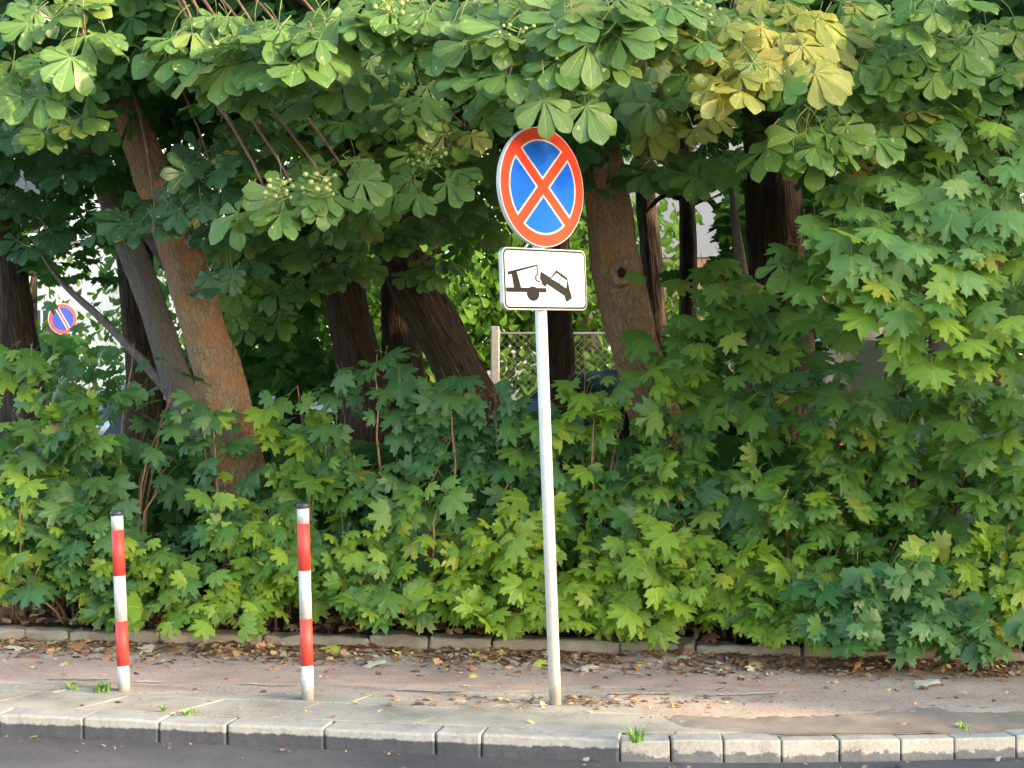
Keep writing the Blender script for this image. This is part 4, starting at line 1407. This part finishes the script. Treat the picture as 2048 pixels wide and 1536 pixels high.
SH = [
    # px, back, width, height, sprays, leaves per spray, leaf size, kind, label, yellow share, lean
    (40, .55, 1.0, 1.74, 24, 8, .165, 'maple', 'tall maple shrub filling the left edge below the distant blue sign', .15, 0),
    (185, .60, .95, 1.74, 26, 8, .165, 'maple_blue', 'tall blue-green maple shrub behind the left bollard', .02, 0),
    (20, .20, .7, .95, 9, 8, .14, 'maple_fresh', 'low yellow-green shrub at the left edge by the stone edging', .5, 0),
    (150, .20, .8, .85, 10, 8, .16, 'maple_blue', 'blue-green drooping shrub just left of the left bollard', 0, 0),
    (330, .22, .85, .62, 13, 7, .12, 'maple_fresh', 'low fresh green shrub just right of the left bollard', .5, 0),
    (470, .62, 1.0, 1.46, 8, 8, .16, 'maple_blue', 'blue-green shrub in front of the leaning tan trunk', .12, 0),
    (495, .25, .9, .80, 12, 7, .15, 'maple', 'leafy green shrub between the two bollards', .35, 0),
    (560, .18, .6, .55, 9, 7, .12, 'maple_fresh', 'small bright shrub left of the right bollard base', .5, 0),
    (640, .70, .9, 1.48, 13, 8, .16, 'maple', 'green shrub with scattered yellow leaves behind the right bollard', .15, 0),
    (700, .20, .8, .78, 12, 7, .12, 'maple', 'twiggy shrub with bare reddish stems right of the right bollard', .3, 0),
    (760, .75, 1.1, 1.66, 20, 8, .165, 'maple_blue', 'dense shrub below the dark brown slightly leaning trunk', .03, 0),
    (930, .70, 1.0, 1.56, 22, 8, .165, 'maple_blue', 'dense dark green shrub at the foot of the heavily leaning trunk', .03, 0),
    (860, .22, .8, .92, 14, 7, .15, 'maple', 'shrub with large pale and yellow leaves between bollard and pole', .3, 0),
    (985, .20, .85, .72, 15, 7, .13, 'maple_fresh', 'yellow-green shrub overhanging the edging left of the sign pole', .55, 0),
    (1080, .30, .6, .78, 10, 7, .14, 'maple_fresh', 'bright shrub directly behind the sign pole', .5, 0),
    (1170, .62, .9, 1.58, 22, 8, .17, 'maple', 'shrub with a large bright leaf spray right of the pole at mid height', .40, .05),
    (1290, .60, .9, 1.40, 18, 8, .165, 'maple_blue', 'dark blue-green shrub right of the pole under the bright spray', .03, 0),
    (1050, .75, .8, 1.50, 16, 8, .16, 'maple_blue', 'tall dark shrub rising directly behind the sign pole', .03, 0),
    (1180, .16, .7, .55, 12, 7, .13, 'maple_fresh', 'low bright shrub at the edging just right of the sign pole', .5, 0),
    (1310, .20, .75, .72, 12, 7, .14, 'maple_fresh', 'fresh green shrub below the knotted leaning trunk', .5, 0),
    (1400, .60, .9, 1.36, 18, 8, .165, 'maple', 'green shrub in front of the knotted trunk base', .12, 0),
    (1450, .16, .75, .58, 13, 7, .12, 'maple_fresh', 'low lime green shrub with yellow leaves over the edging', .55, 0),
    (1560, .22, .8, .88, 15, 8, .15, 'maple', 'mid green shrub left of the drooping blue-green one', .2, 0),
    (1590, .65, .9, 1.40, 18, 8, .165, 'maple', 'tall green shrub below the thick dark trunk', .06, 0),
    (1730, .62, .95, 1.40, 22, 8, .175, 'maple', 'tall shrub with big pale leaves below the pale parked van', .1, 0),
    (1715, -.10, 1.0, .52, 18, 8, .15, 'maple_blue', 'blue-green shrub drooping over the stone edging onto the pavement', 0, 0),
    (1620, .16, .5, .48, 9, 7, .12, 'maple_fresh', 'small yellow-green shrub tucked left of the drooping shrub', .6, 0),
    (1860, .60, .95, 1.55, 22, 8, .175, 'maple', 'tall maple shrub with big star leaves under the right maple sprays', .12, 0),
    (1900, .18, .8, .70, 14, 8, .14, 'maple_fresh', 'low bright shrub right of the drooping shrub', .45, 0),
    (1990, .55, .9, 1.50, 20, 8, .17, 'maple', 'tall shrub reaching the right edge under the maple', .08, 0),
    (2045, .16, .8, .66, 13, 8, .14, 'maple_fresh', 'low fresh green shrub at the right edge over the edging', .4, 0),
]
for a in SH:
    shrub(*a)

# undergrowth behind the shrubs
mats = []
for i in range(5200):
    x = random.uniform(-5.6, 5.2)
    y = rear_y(x) + random.uniform(.75, 2.6)
    top = 1.28 + .18 * noise.noise(Vector((x * 1.3, y, 0))) - .10 * (y - rear_y(x) - .7)
    z = .12 + (top - .12) * random.random() ** .8
    d = Vector((random.uniform(-.6, .6), -.6, -.5)) + rv(.25)
    mats.append(frame((x, y, z), d, Vector((0, -.5, .85)) + rv(.28), random.uniform(.10, .17)))
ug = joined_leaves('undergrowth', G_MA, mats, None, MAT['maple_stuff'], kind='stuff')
ug['label'] = 'dark mass of maple undergrowth behind the front shrubs'
ug['category'] = 'undergrowth'

def thicket(label, boxes, n, size=(.10, .17), geos=None, mat='maple_stuff'):
    mats = []
    for x0, x1, y0, y1, D0, D1, k in boxes:
        for i in range(int(n * k)):
            D = random.uniform(D0, D1)
            px = random.uniform(x0, x1)
            py = random.uniform(y0, y1)
            p = at(px, py, D)
            if noise.noise(Vector((p.x * 1.7, p.y * .8, p.z * 1.9))) < -.12:
                continue
            mats.append(frame(p, Vector((random.uniform(-.6, .6), -.6, -.5)) + rv(.3), Vector((0, -.5, .85)) + rv(.35), random.uniform(*size)))
    o = joined_leaves('thicket', geos or G_MA, mats, None, MAT[mat], kind='stuff')
    o['label'] = label
    o['category'] = 'thicket'


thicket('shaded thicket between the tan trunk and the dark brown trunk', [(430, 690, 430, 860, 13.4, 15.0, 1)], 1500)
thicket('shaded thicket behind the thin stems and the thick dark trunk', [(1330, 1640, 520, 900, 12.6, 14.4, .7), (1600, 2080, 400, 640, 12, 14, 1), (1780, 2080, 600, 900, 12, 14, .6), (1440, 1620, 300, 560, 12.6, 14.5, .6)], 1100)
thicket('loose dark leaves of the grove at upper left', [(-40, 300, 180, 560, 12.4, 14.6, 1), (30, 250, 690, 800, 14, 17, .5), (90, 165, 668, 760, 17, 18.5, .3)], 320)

# ------------------------------------------------------------------ background: fence, buildings, cars, far trees
def build_fence():
    root = empty('chain_link_fence', (0.0, 18.0, 0.1), 'grey wire mesh fence with concrete posts behind the trunks', 'fence')
    pm = plain('fence_concrete', (0.20, 0.20, 0.195), .85)
    wm = plain('galvanised_wire', (0.16, 0.18, 0.17), .6, metal=.3)
    H = 2.15
    xs_ = [-.19, 1.85, 3.9]
    for x in xs_:
        bm = bmesh.new()
        add_box(bm, (x, 0, H / 2), (.10, .10, H), .012)
        bm_obj('post', bm, pm, root)
    for i in range(len(xs_) - 1):
        a, b = xs_[i] + .05, xs_[i + 1] - .05
        bm = bmesh.new()
        add_cyl(bm, (a, 0, H - .08), (b, 0, H - .08), .013, n=8)
        bm_obj('top_rail', bm, wm, root)
        V, Fc = [], []
        step = .085
        n = int((b - a) / step)

        def wire(p, q):
            t = .0022
            o = len(V)
            for (x, z) in (p, q):
                V.extend([(x - t, -.002, z), (x + t, -.002, z), (x, .004, z)])
            Fc.extend([(o, o + 1, o + 4, o + 3), (o + 1, o + 2, o + 5, o + 4), (o + 2, o, o + 3, o + 5)])
        hh = H - .12
        for k in range(-int(hh / step), n + 1):
            x0 = a + k * step
            for s in (1, -1):
                p0, p1 = (x0, .04), (x0 + hh, .04 + hh)
                lo, hi = max(a, x0), min(b, x0 + hh)
                if hi - lo < .02:
                    continue
                z0, z1 = .04 + (lo - x0), .04 + (hi - x0)
                if s == 1:
                    wire((lo, z0), (hi, z1))
                else:
                    wire((a + b - lo, z0), (a + b - hi, z1))
        link('wire_mesh', mesh_from('wire_mesh', V, Fc, mats=[wm]), root, kind='stuff')


build_fence()


def building(name, x0, x1, y, depth, z_base, h, base_h, wall, basem, windows, label, roofm):
    root = empty(name, ((x0 + x1) / 2, y, .1), label, 'building')
    cx = 0
    w = x1 - x0
    bm = bmesh.new()
    add_box(bm, (0, depth / 2, base_h + (h - base_h) / 2), (w, depth, h - base_h))
    bm_obj('wall', bm, wall, root)
    bm = bmesh.new()
    add_box(bm, (0, depth / 2, base_h / 2), (w - .06, depth - .06, base_h))
    bm_obj('base_wall', bm, basem, root)
    bm = bmesh.new()
    add_prism(bm, [(-w / 2 - .4, h), (w / 2 + .4, h), (w / 2 - w * .12, h + 2.2), (-w / 2 + w * .12, h + 2.2)], -.4, depth + .4)
    bm_obj('roof', bm, roofm, root)
    glass = plain('window_glass', (.04, .05, .06), .08, var=.05)
    fr_ = plain('window_frame', (.75, .75, .73), .5)
    for wx, wz, ww, wh in windows:
        bm = bmesh.new()
        add_box(bm, (wx, -.02, wz), (ww + .14, .08, wh + .14), .01)
        f = bm_obj('window', bm, fr_, root)
        for s in (-1, 1):
            bm = bmesh.new()
            add_box(bm, (wx + s * ww / 4, -.055, wz), (ww / 2 - .05, .02, wh - .04))
            bm_obj('pane', bm, glass, f)
        bm = bmesh.new()
        add_box(bm, (wx, -.09, wz - wh / 2 - .1), (ww + .3, .22, .05), .008)
        bm_obj('sill', bm, fr_, f)
    return root


plaster = plain('white_plaster', (.80, .78, .74), .85, var=.06, scale=2)
plaster_b = plain('pale_blue_grey_plaster', (.13, .15, .19), .85, var=.05, scale=2)
brownbase = plain('brown_ground_floor', (.12, .085, .06), .8, var=.2, scale=3)
roofm = plain('roof_tiles', (.22, .09, .05), .8, var=.3, scale=30)
W = [(x, z, 1.1, 1.4) for z in (2.2, 5.0, 7.8) for x in (-5.2, -2.6, 0, 2.6, 5.2)]
building('apartment_building', -21, -7.0, 30, 10, 0, 10, .8, plaster, brownbase, W, 'bright white plaster building glimpsed between the leaves at far left', roofm)
building('garage_building', 1.2, 9.0, 26, 8, 0, 6.2, 3.56, plaster_b, brownbase, [(-2.9, 1.9, 1.2, 1.2), (0.6, 1.9, 1.2, 1.2), (2.6, 4.8, 1.1, 1.2)], 'building with a pale blue-grey upper wall behind the thin stems', roofm)


def car(name, loc, rz, L_, W_, H_, body, label, van=False):
    root = empty(name, loc, label, 'van' if van else 'car')
    root.rotation_euler = (0, 0, rz)
    glass = plain('car_glass', (.02, .03, .03), .06, var=.02)
    tyre = plain('tyre', (.02, .02, .02), .8)
    rim = plain('rim', (.45, .45, .46), .35, metal=.8)
    lampr = plain('tail_lamp', (.55, .07, .03), .3)
    lampw = plain('head_lamp', (.7, .7, .68), .15)
    hl = L_ / 2
    belt = H_ * (.56 if not van else .50)
    if van:
        low = [(-hl, .28), (hl, .28), (hl, .70), (hl - .25, .95), (hl - .9, belt), (-hl, belt)]
        cab = [(-hl, belt), (hl - .95, belt), (hl - 1.55, H_ - .04), (hl - 1.8, H_), (-hl + .08, H_), (-hl, H_ - .1)]
    else:
        low = [(-hl, .32), (-hl + .12, .24), (hl - .15, .24), (hl, .34), (hl, .62), (hl - .12, .76), (hl - 1.05, belt), (-hl + .1, belt + .02), (-hl, belt - .12)]
        cab = [(-hl + .1, belt), (hl - 1.05, belt), (hl - 1.85, H_ - .06), (hl - 2.3, H_), (-hl + .75, H_ - .02), (-hl + .45, H_ - .1)]
    bm = bmesh.new()
    add_prism(bm, low, -W_ / 2, W_ / 2)
    bmesh.ops.bevel(bm, geom=list(bm.edges), offset=.05, segments=2, affect='EDGES')
    bm_obj('body', bm, body, root, True)
    bm = bmesh.new()
    n = len(cab)
    A, B = [], []
    for x, z in cab:
        k = (z - belt) / (H_ - belt)
        hw = W_ / 2 - .03 - (.04 if van else .19) * k
        A.append(bm.verts.new((x, -hw, z)))
        B.append(bm.verts.new((x, hw, z)))
    bm.faces.new(A)
    bm.faces.new(B[::-1])
    for i in range(n):
        bm.faces.new((A[i], B[i], B[(i + 1) % n], A[(i + 1) % n]))
    bmesh.ops.bevel(bm, geom=list(bm.edges), offset=.035, segments=2, affect='EDGES')
    bm_obj('cabin', bm, body, root, True)
    # side windows and windscreens, just proud of the cabin
    def quad(nm, pts, mat):
        bm = bmesh.new()
        vs = [bm.verts.new(p) for p in pts]
        f = bm.faces.new(vs)
        g = bmesh.ops.extrude_face_region(bm, geom=[f])
        nrm = f.normal.copy() if f.normal.length else Vector((0, 0, 1))
        f.normal_update()
        nrm = f.normal.copy()
        for e in g['geom']:
            if isinstance(e, bmesh.types.BMVert):
                e.co += nrm * .006
        bm_obj(nm, bm, mat, root)

    def yk(z, s, extra=.012):
        k = (z - belt) / (H_ - belt)
        return s * (W_ / 2 - .03 - (.04 if van else .19) * k + extra)
    z0, z1 = belt + .06, H_ - .16
    for s in (-1, 1):
        if van:
            wins = [(hl - 1.75, hl - 1.15, hl - 1.72, hl - 1.55)]
        else:
            wins = [(-hl + .55, -hl + 1.55, -hl + .85, -hl + 1.55), (-hl + 1.63, hl - 1.25, -hl + 1.63, hl - 1.95)]
        for xa, xb, xc, xd in wins:
            quad('side_window', [(xa, yk(z0, s), z0), (xb, yk(z0, s), z0), (xd, yk(z1, s), z1), (xc, yk(z1, s), z1)], glass)
    (xa, za), (xb, zb) = cab[1], cab[2]
    t0_, t1_ = .12, .9
    p = lambda t: (xa + (xb - xa) * t + .02, za + (zb - za) * t + .02)
    (x0_, z0_), (x1_, z1_) = p(t0_), p(t1_)
    quad('windscreen', [(x0_, -W_ / 2 + .18, z0_), (x0_, W_ / 2 - .18, z0_), (x1_, W_ / 2 - .25, z1_), (x1_, -W_ / 2 + .25, z1_)], glass)
    bx_ = -hl - .012 if van else None
    if van:
        quad('rear_window', [(-hl - .012, -W_ / 2 + .2, belt + .15), (-hl - .012, W_ / 2 - .2, belt + .15), (-hl - .012, W_ / 2 - .25, H_ - .25), (-hl - .012, -W_ / 2 + .25, H_ - .25)], glass)
    else:
        quad('rear_window', [(-hl + .13, -W_ / 2 + .2, belt + .10), (-hl + .13, W_ / 2 - .2, belt + .10), (-hl + .40, W_ / 2 - .28, H_ - .16), (-hl + .40, -W_ / 2 + .28, H_ - .16)], glass)
    for s in (-1, 1):
        bm = bmesh.new()
        add_box(bm, (-hl - .01, s * (W_ / 2 - .12), belt - .22), (.06, .2, .32 if van else .18), .015)
        bm_obj('tail_light', bm, lampr, root)
        bm = bmesh.new()
        add_box(bm, (hl - .02, s * (W_ / 2 - .2), .64), (.08, .3, .14), .02)
        bm_obj('headlight', bm, lampw, root)
        for x in (-hl + .8, hl - .85):
            bm = bmesh.new()
            add_cyl(bm, (x, s * (W_ / 2 - .2), .32), (x, s * (W_ / 2 + .005), .32), .32, n=24)
            w_ = bm_obj('wheel', bm, tyre, root, False)
            bm = bmesh.new()
            add_cyl(bm, (x, s * (W_ / 2 - .05), .32), (x, s * (W_ / 2 + .012), .32), .20, n=18)
            bm_obj('rim', bm, rim, w_)
    return root


dark_paint = plain('dark_green_car_paint', (.03, .06, .06), .15, metal=.4, var=.05)
silver = plain('silver_car_paint', (.50, .52, .55), .28, metal=.6, var=.04)
whitep = plain('white_car_paint', (.74, .74, .72), .3, var=.03)
pink = plain('pale_van_paint', (.58, .52, .50), .4, var=.04)
car('parked_car', (.78, 15.6, .112), R(180), 4.4, 1.8, 1.62, dark_paint, 'dark green parked car with a curved roof right of the sign pole')
car('parked_car', (-2.3, 16.0, .112), 0, 4.4, 1.8, 1.5, silver, 'silver parked car half hidden behind the dark brown trunks')
car('parked_car', (2.1, 15.2, .112), R(90), 4.2, 1.75, 1.42, whitep, 'white parked car glimpsed below the thin stems').location.x = 1.95
car('parked_van', (3.9, 17.6, .112), R(90), 4.9, 2.0, 2.15, pink, 'pale pinkish parked van with an orange tail light behind the right shrubs', True)


def far_tree(name, x, y, h, r, n, mat, label, size=.16, low=.8):
    root = empty(name, (x, y, .1), label, 'tree', 'trees beyond the yard')
    V, Fc, UV = tube([(0, 0, 0), (.05, 0, h * .3), (0, .1, h * .6), (.1, 0, h * .85)], [.2, .16, .11, .03], 10, True, .1)
    link('trunk', mesh_from('trunk', V, Fc, True, UV, [BD]), root)
    mats = []
    nc = n // 22
    cs = []
    while len(cs) < nc:
        p = Vector((random.uniform(-1, 1), random.uniform(-1, 1), random.uniform(-1, 1)))
        if .25 < p.length < 1:
            cs.append(Vector((x + p.x * r, y + p.y * r, .1 + low + (h - low) * (.5 + .5 * p.z))))
    for i in range(n):
        c = random.choice(cs)
        p = c + rv(.24)
        mats.append(frame(p, Vector((random.uniform(-1, 1), -.4, -.6)) + rv(.3), Vector((0, -.3, .8)) + rv(.45), size * random.uniform(.7, 1.3)))
    joined_leaves('crown', G_SM, mats, root, mat, root.location, kind='stuff')
    return root


FL, FDK = MAT['far_leaf'], MAT['far_dark']
far_tree('bushy_tree', -1.0, 20.8, 5.2, 1.6, 5200, FL, 'bright green bushy tree seen between the leaning trunk and the pole')
far_tree('bushy_tree', .9, 21.3, 4.4, 1.6, 4600, FL, 'bright green tree behind the slim trunk and the pole')
far_tree('bushy_tree', -2.8, 21.5, 4.6, 1.5, 3000, FL, 'green tree behind the dark brown trunk above the silver car')
far_tree('bushy_tree', -7.4, 24.5, 4.0, 1.5, 1200, FL, 'sunlit green tree behind the distant blue no-parking sign')
far_tree('bushy_tree', -4.6, 23, 6.2, 1.4, 1500, FDK, 'dark tree left of the green tree above the silver car')
far_tree('bushy_tree', 3.4, 22, 3.2, 1.6, 1500, FDK, 'dark bushy tree at the foot of the pale blue-grey building')
far_tree('bushy_tree', 6.4, 21, 6.5, 2.4, 2600, FDK, 'broad dark tree behind the pale van')
far_tree('bushy_tree', -1.6, 30, 9, 2.6, 2600, FDK, 'tall dark tree far behind the sign')
far_tree('bushy_tree', -5.0, 29, 9.5, 2.6, 2400, FDK, 'tall dark tree far behind the dark trunks')

# ------------------------------------------------------------------ litter, fallen leaves, tufts
mats = []


def scrap(x, y, z, s):
    mats.append(frame((x, y, z), Vector((random.uniform(-1, 1), random.uniform(-1, 1), random.uniform(-.15, .15))), Vector((random.gauss(0, .45), random.gauss(0, .45), 1)), s))


def gz_(x, y):
    return max(pave_z(x, y), path_z(x, y))


for i in range(11000):
    x = random.uniform(-4.6, 4.2)
    t = random.expovariate(1 / .16)
    y = rear_y(x) - .015 - t
    if t > 1.4 or noise.noise(Vector((x * 2.3, y * 3.1, 2.0))) < random.uniform(-.7, .25):
        continue
    scrap(x, y, gz_(x, y) + .008, random.uniform(.012, .06) * (1.4 if random.random() < .1 else 1))
for i in range(260):
    x = random.uniform(-4.6, 4.2)
    y = random.uniform(kerb_y(x) + .25, rear_y(x))
    scrap(x, y, max(gz_(x, y), 0) + .006, random.uniform(.01, .04))
for i in range(200):
    x = random.gauss(.35, .45)
    y = 8.05 + random.gauss(0, .07)
    scrap(x, y, max(gz_(x, y), 0) + .008, random.uniform(.012, .05))
for i in range(2400):
    x = random.uniform(-5, 4.6)
    y = rear_y(x) + random.uniform(.12, .9)
    scrap(x, y, .115 + .05 * (1 - math.exp(-(y - rear_y(x)))) + .03 * fbm(x, y, 2.0, 3.0), random.uniform(.03, .10))
for i in range(120):
    x = random.uniform(-3.5, 3)
    y = kerb_y(x) - abs(random.gauss(0, .12)) - .02
    scrap(x, y, -KERB_H + .012, random.uniform(.008, .03))
m, nt, b = new_mat('leaf_litter')
ri = nt.nodes.new('ShaderNodeNewGeometry').outputs['Random Per Island']
c = ramp(nt, ri, [(0, (.10, .050, .030)), (.3, (.20, .095, .050)), (.55, (.32, .165, .085)), (.78, (.44, .27, .15)), (.9, (.52, .38, .22)), (.96, (.46, .42, .10)), (1, (.55, .52, .36))])
nt.links.new(c, b.inputs['Base Color'])
b.inputs['Roughness'].default_value = .8
lit = joined_leaves('leaf_litter', G_SM + [maple_geo(9, False)], mats, None, m, kind='stuff')
lit['label'] = 'brown dry leaf litter strewn along the stone edging'
lit['category'] = 'leaf litter'

fallen = {
    'yellow': plain('fallen_yellow', (.52, .50, .08), .6, var=.25), 'pale': plain('fallen_pale', (.62, .54, .38), .7, var=.2),
    'lime': plain('fallen_lime', (.40, .50, .12), .6, var=.25), 'brown': plain('fallen_brown', (.36, .17, .07), .75, var=.3)}
FM = {k: [mesh_from('fallen_leaf', *[(V, Fc) for V, Fc, UV, fm in [maple_geo(s, False)]][0], True, None, [mt]) for s in (1, 4)] for k, mt in fallen.items()}
FS = {k: [mesh_from('fallen_leaflet', *[(V, Fc) for V, Fc, UV, fm in [small_leaf_geo(s)]][0], True, None, [mt]) for s in (1, 4)] for k, mt in fallen.items()}


def fallen_leaf(px, py, col, size, label, z=None, small=False, tilt=.25):
    p = ground_at(px, py, z if z is not None else 0.0)
    if z is None:
        p.z = max(gz_(p.x, p.y), 0.0)
    o = bpy.data.objects.new('fallen_leaf', random.choice((FS if small else FM)[col]))
    COL.objects.link(o)
    a = random.uniform(0, 6.28)
    o.matrix_world = frame(p + Vector((0, 0, .012)), Vector((math.cos(a), math.sin(a), .05)), Vector((random.gauss(0, tilt), -.25, 1)), size)
    o['label'] = label
    o['category'] = 'leaf'
    o['group'] = 'fallen leaves on the ground'


fallen_leaf(678, 1308, 'yellow', .12, 'large curled yellow-green fallen leaf right of the right bollard')
fallen_leaf(752, 1336, 'pale', .11, 'pale tan fallen leaf on the reddish path beyond the yellow leaf')
fallen_leaf(800, 1316, 'lime', .09, 'pale green fallen leaf right of the yellow leaf near the edging')
fallen_leaf(1162, 1340, 'pale', .12, 'whitish fallen leaf on the path just right of the sign pole')
fallen_leaf(1070, 1331, 'yellow', .09, 'yellowish fallen leaf on the path just left of the sign pole')
fallen_leaf(1560, 1312, 'lime', .10, 'pale green fallen leaf by the edging left of the drooping shrub')
fallen_leaf(1858, 1376, 'pale', .13, 'flat whitish fallen leaf on bare ground at right')
fallen_leaf(235, 1470, 'pale', .07, 'small pale fallen leaf in the road against the kerb below the left bollard', -KERB_H, True)
fallen_leaf(545, 1495, 'yellow', .07, 'yellow fallen leaf in the road near the bottom left', -KERB_H, True)
fallen_leaf(852, 1503, 'yellow', .06, 'small orange-yellow fallen leaf in the road below the kerb', -KERB_H, True)
fallen_leaf(985, 1506, 'yellow', .12, 'long yellowish fallen leaf at the kerb foot left of the pole', -KERB_H, True)
fallen_leaf(1165, 1520, 'pale', .07, 'pale fallen leaf in the road right of the pole base', -KERB_H, True)
fallen_leaf(165, 1300, 'brown', .11, 'brown fallen leaf by the edging left of the left bollard', None)
fallen_leaf(305, 1303, 'pale', .10, 'pinkish tan fallen leaf by the edging right of the left bollard', None)
fallen_leaf(1500, 1332, 'brown', .11, 'brown fallen leaf left of the drooping shrub on the path', None)
fallen_leaf(40, 1300, 'pale', .11, 'tan fallen leaf at the left edge before the stone edging', None)

gm = plain('grass_blade', (.16, .30, .05), .55, var=.4, scale=60)


def tuft(px, py, n, h, label, z=0.0, spread=.05):
    p = ground_at(px, py, z)
    V, Fc = [], []
    for i in range(n):
        a = random.uniform(0, 6.28)
        r = random.uniform(0, spread)
        b0 = Vector((math.cos(a) * r, math.sin(a) * r, 0))
        out = Vector((math.cos(a), math.sin(a), 0)) * random.uniform(.2, 1.0) + Vector((random.gauss(0, .2), random.gauss(0, .2), 0))
        hh = h * random.uniform(.45, 1.1)
        w = .0030 + .003 * random.random()
        sd = Vector((-math.sin(a), math.cos(a), 0)) * w
        o = len(V)
        for t, k in ((0, 1), (.4, .9), (.75, .6), (1, .05)):
            c_ = b0 + out * hh * .8 * t * t + Vector((0, 0, hh * (t - .35 * t * t)))
            V += [c_ - sd * k, c_ + sd * k]
        for q in range(3):
            Fc.append((o + 2 * q, o + 2 * q + 1, o + 2 * q + 3, o + 2 * q + 2))
    o = link('grass_tuft', mesh_from('grass_tuft', V, Fc, True, None, [gm]))
    o.location = p
    o['label'] = label
    o['category'] = 'grass'
    o['group'] = 'grass tufts in the paving'


tuft(1275, 1484, 26, .13, 'grass tuft at the kerb joint where the granite blocks begin', 0.0)
tuft(1665, 1512, 46, .17, 'largest grass tuft growing at the foot of the granite kerb', -.09, .06)
tuft(205, 1382, 50, .08, 'grass tuft just left of the left bollard base', 0.0, .06)
tuft(140, 1378, 26, .055, 'low grass tuft left of the tuft beside the left bollard', 0.0, .07)
tuft(327, 1424, 30, .05, 'tiny grass tuft in a slab joint between the bollards', 0.0, .006)
tuft(375, 1428, 26, .035, 'flat grass sprig in the slab joint right of the tiny tuft', 0.0, .06)
tuft(1930, 1458, 16, .05, 'small weed on bare ground above the granite kerb at right', 0.0, .04)
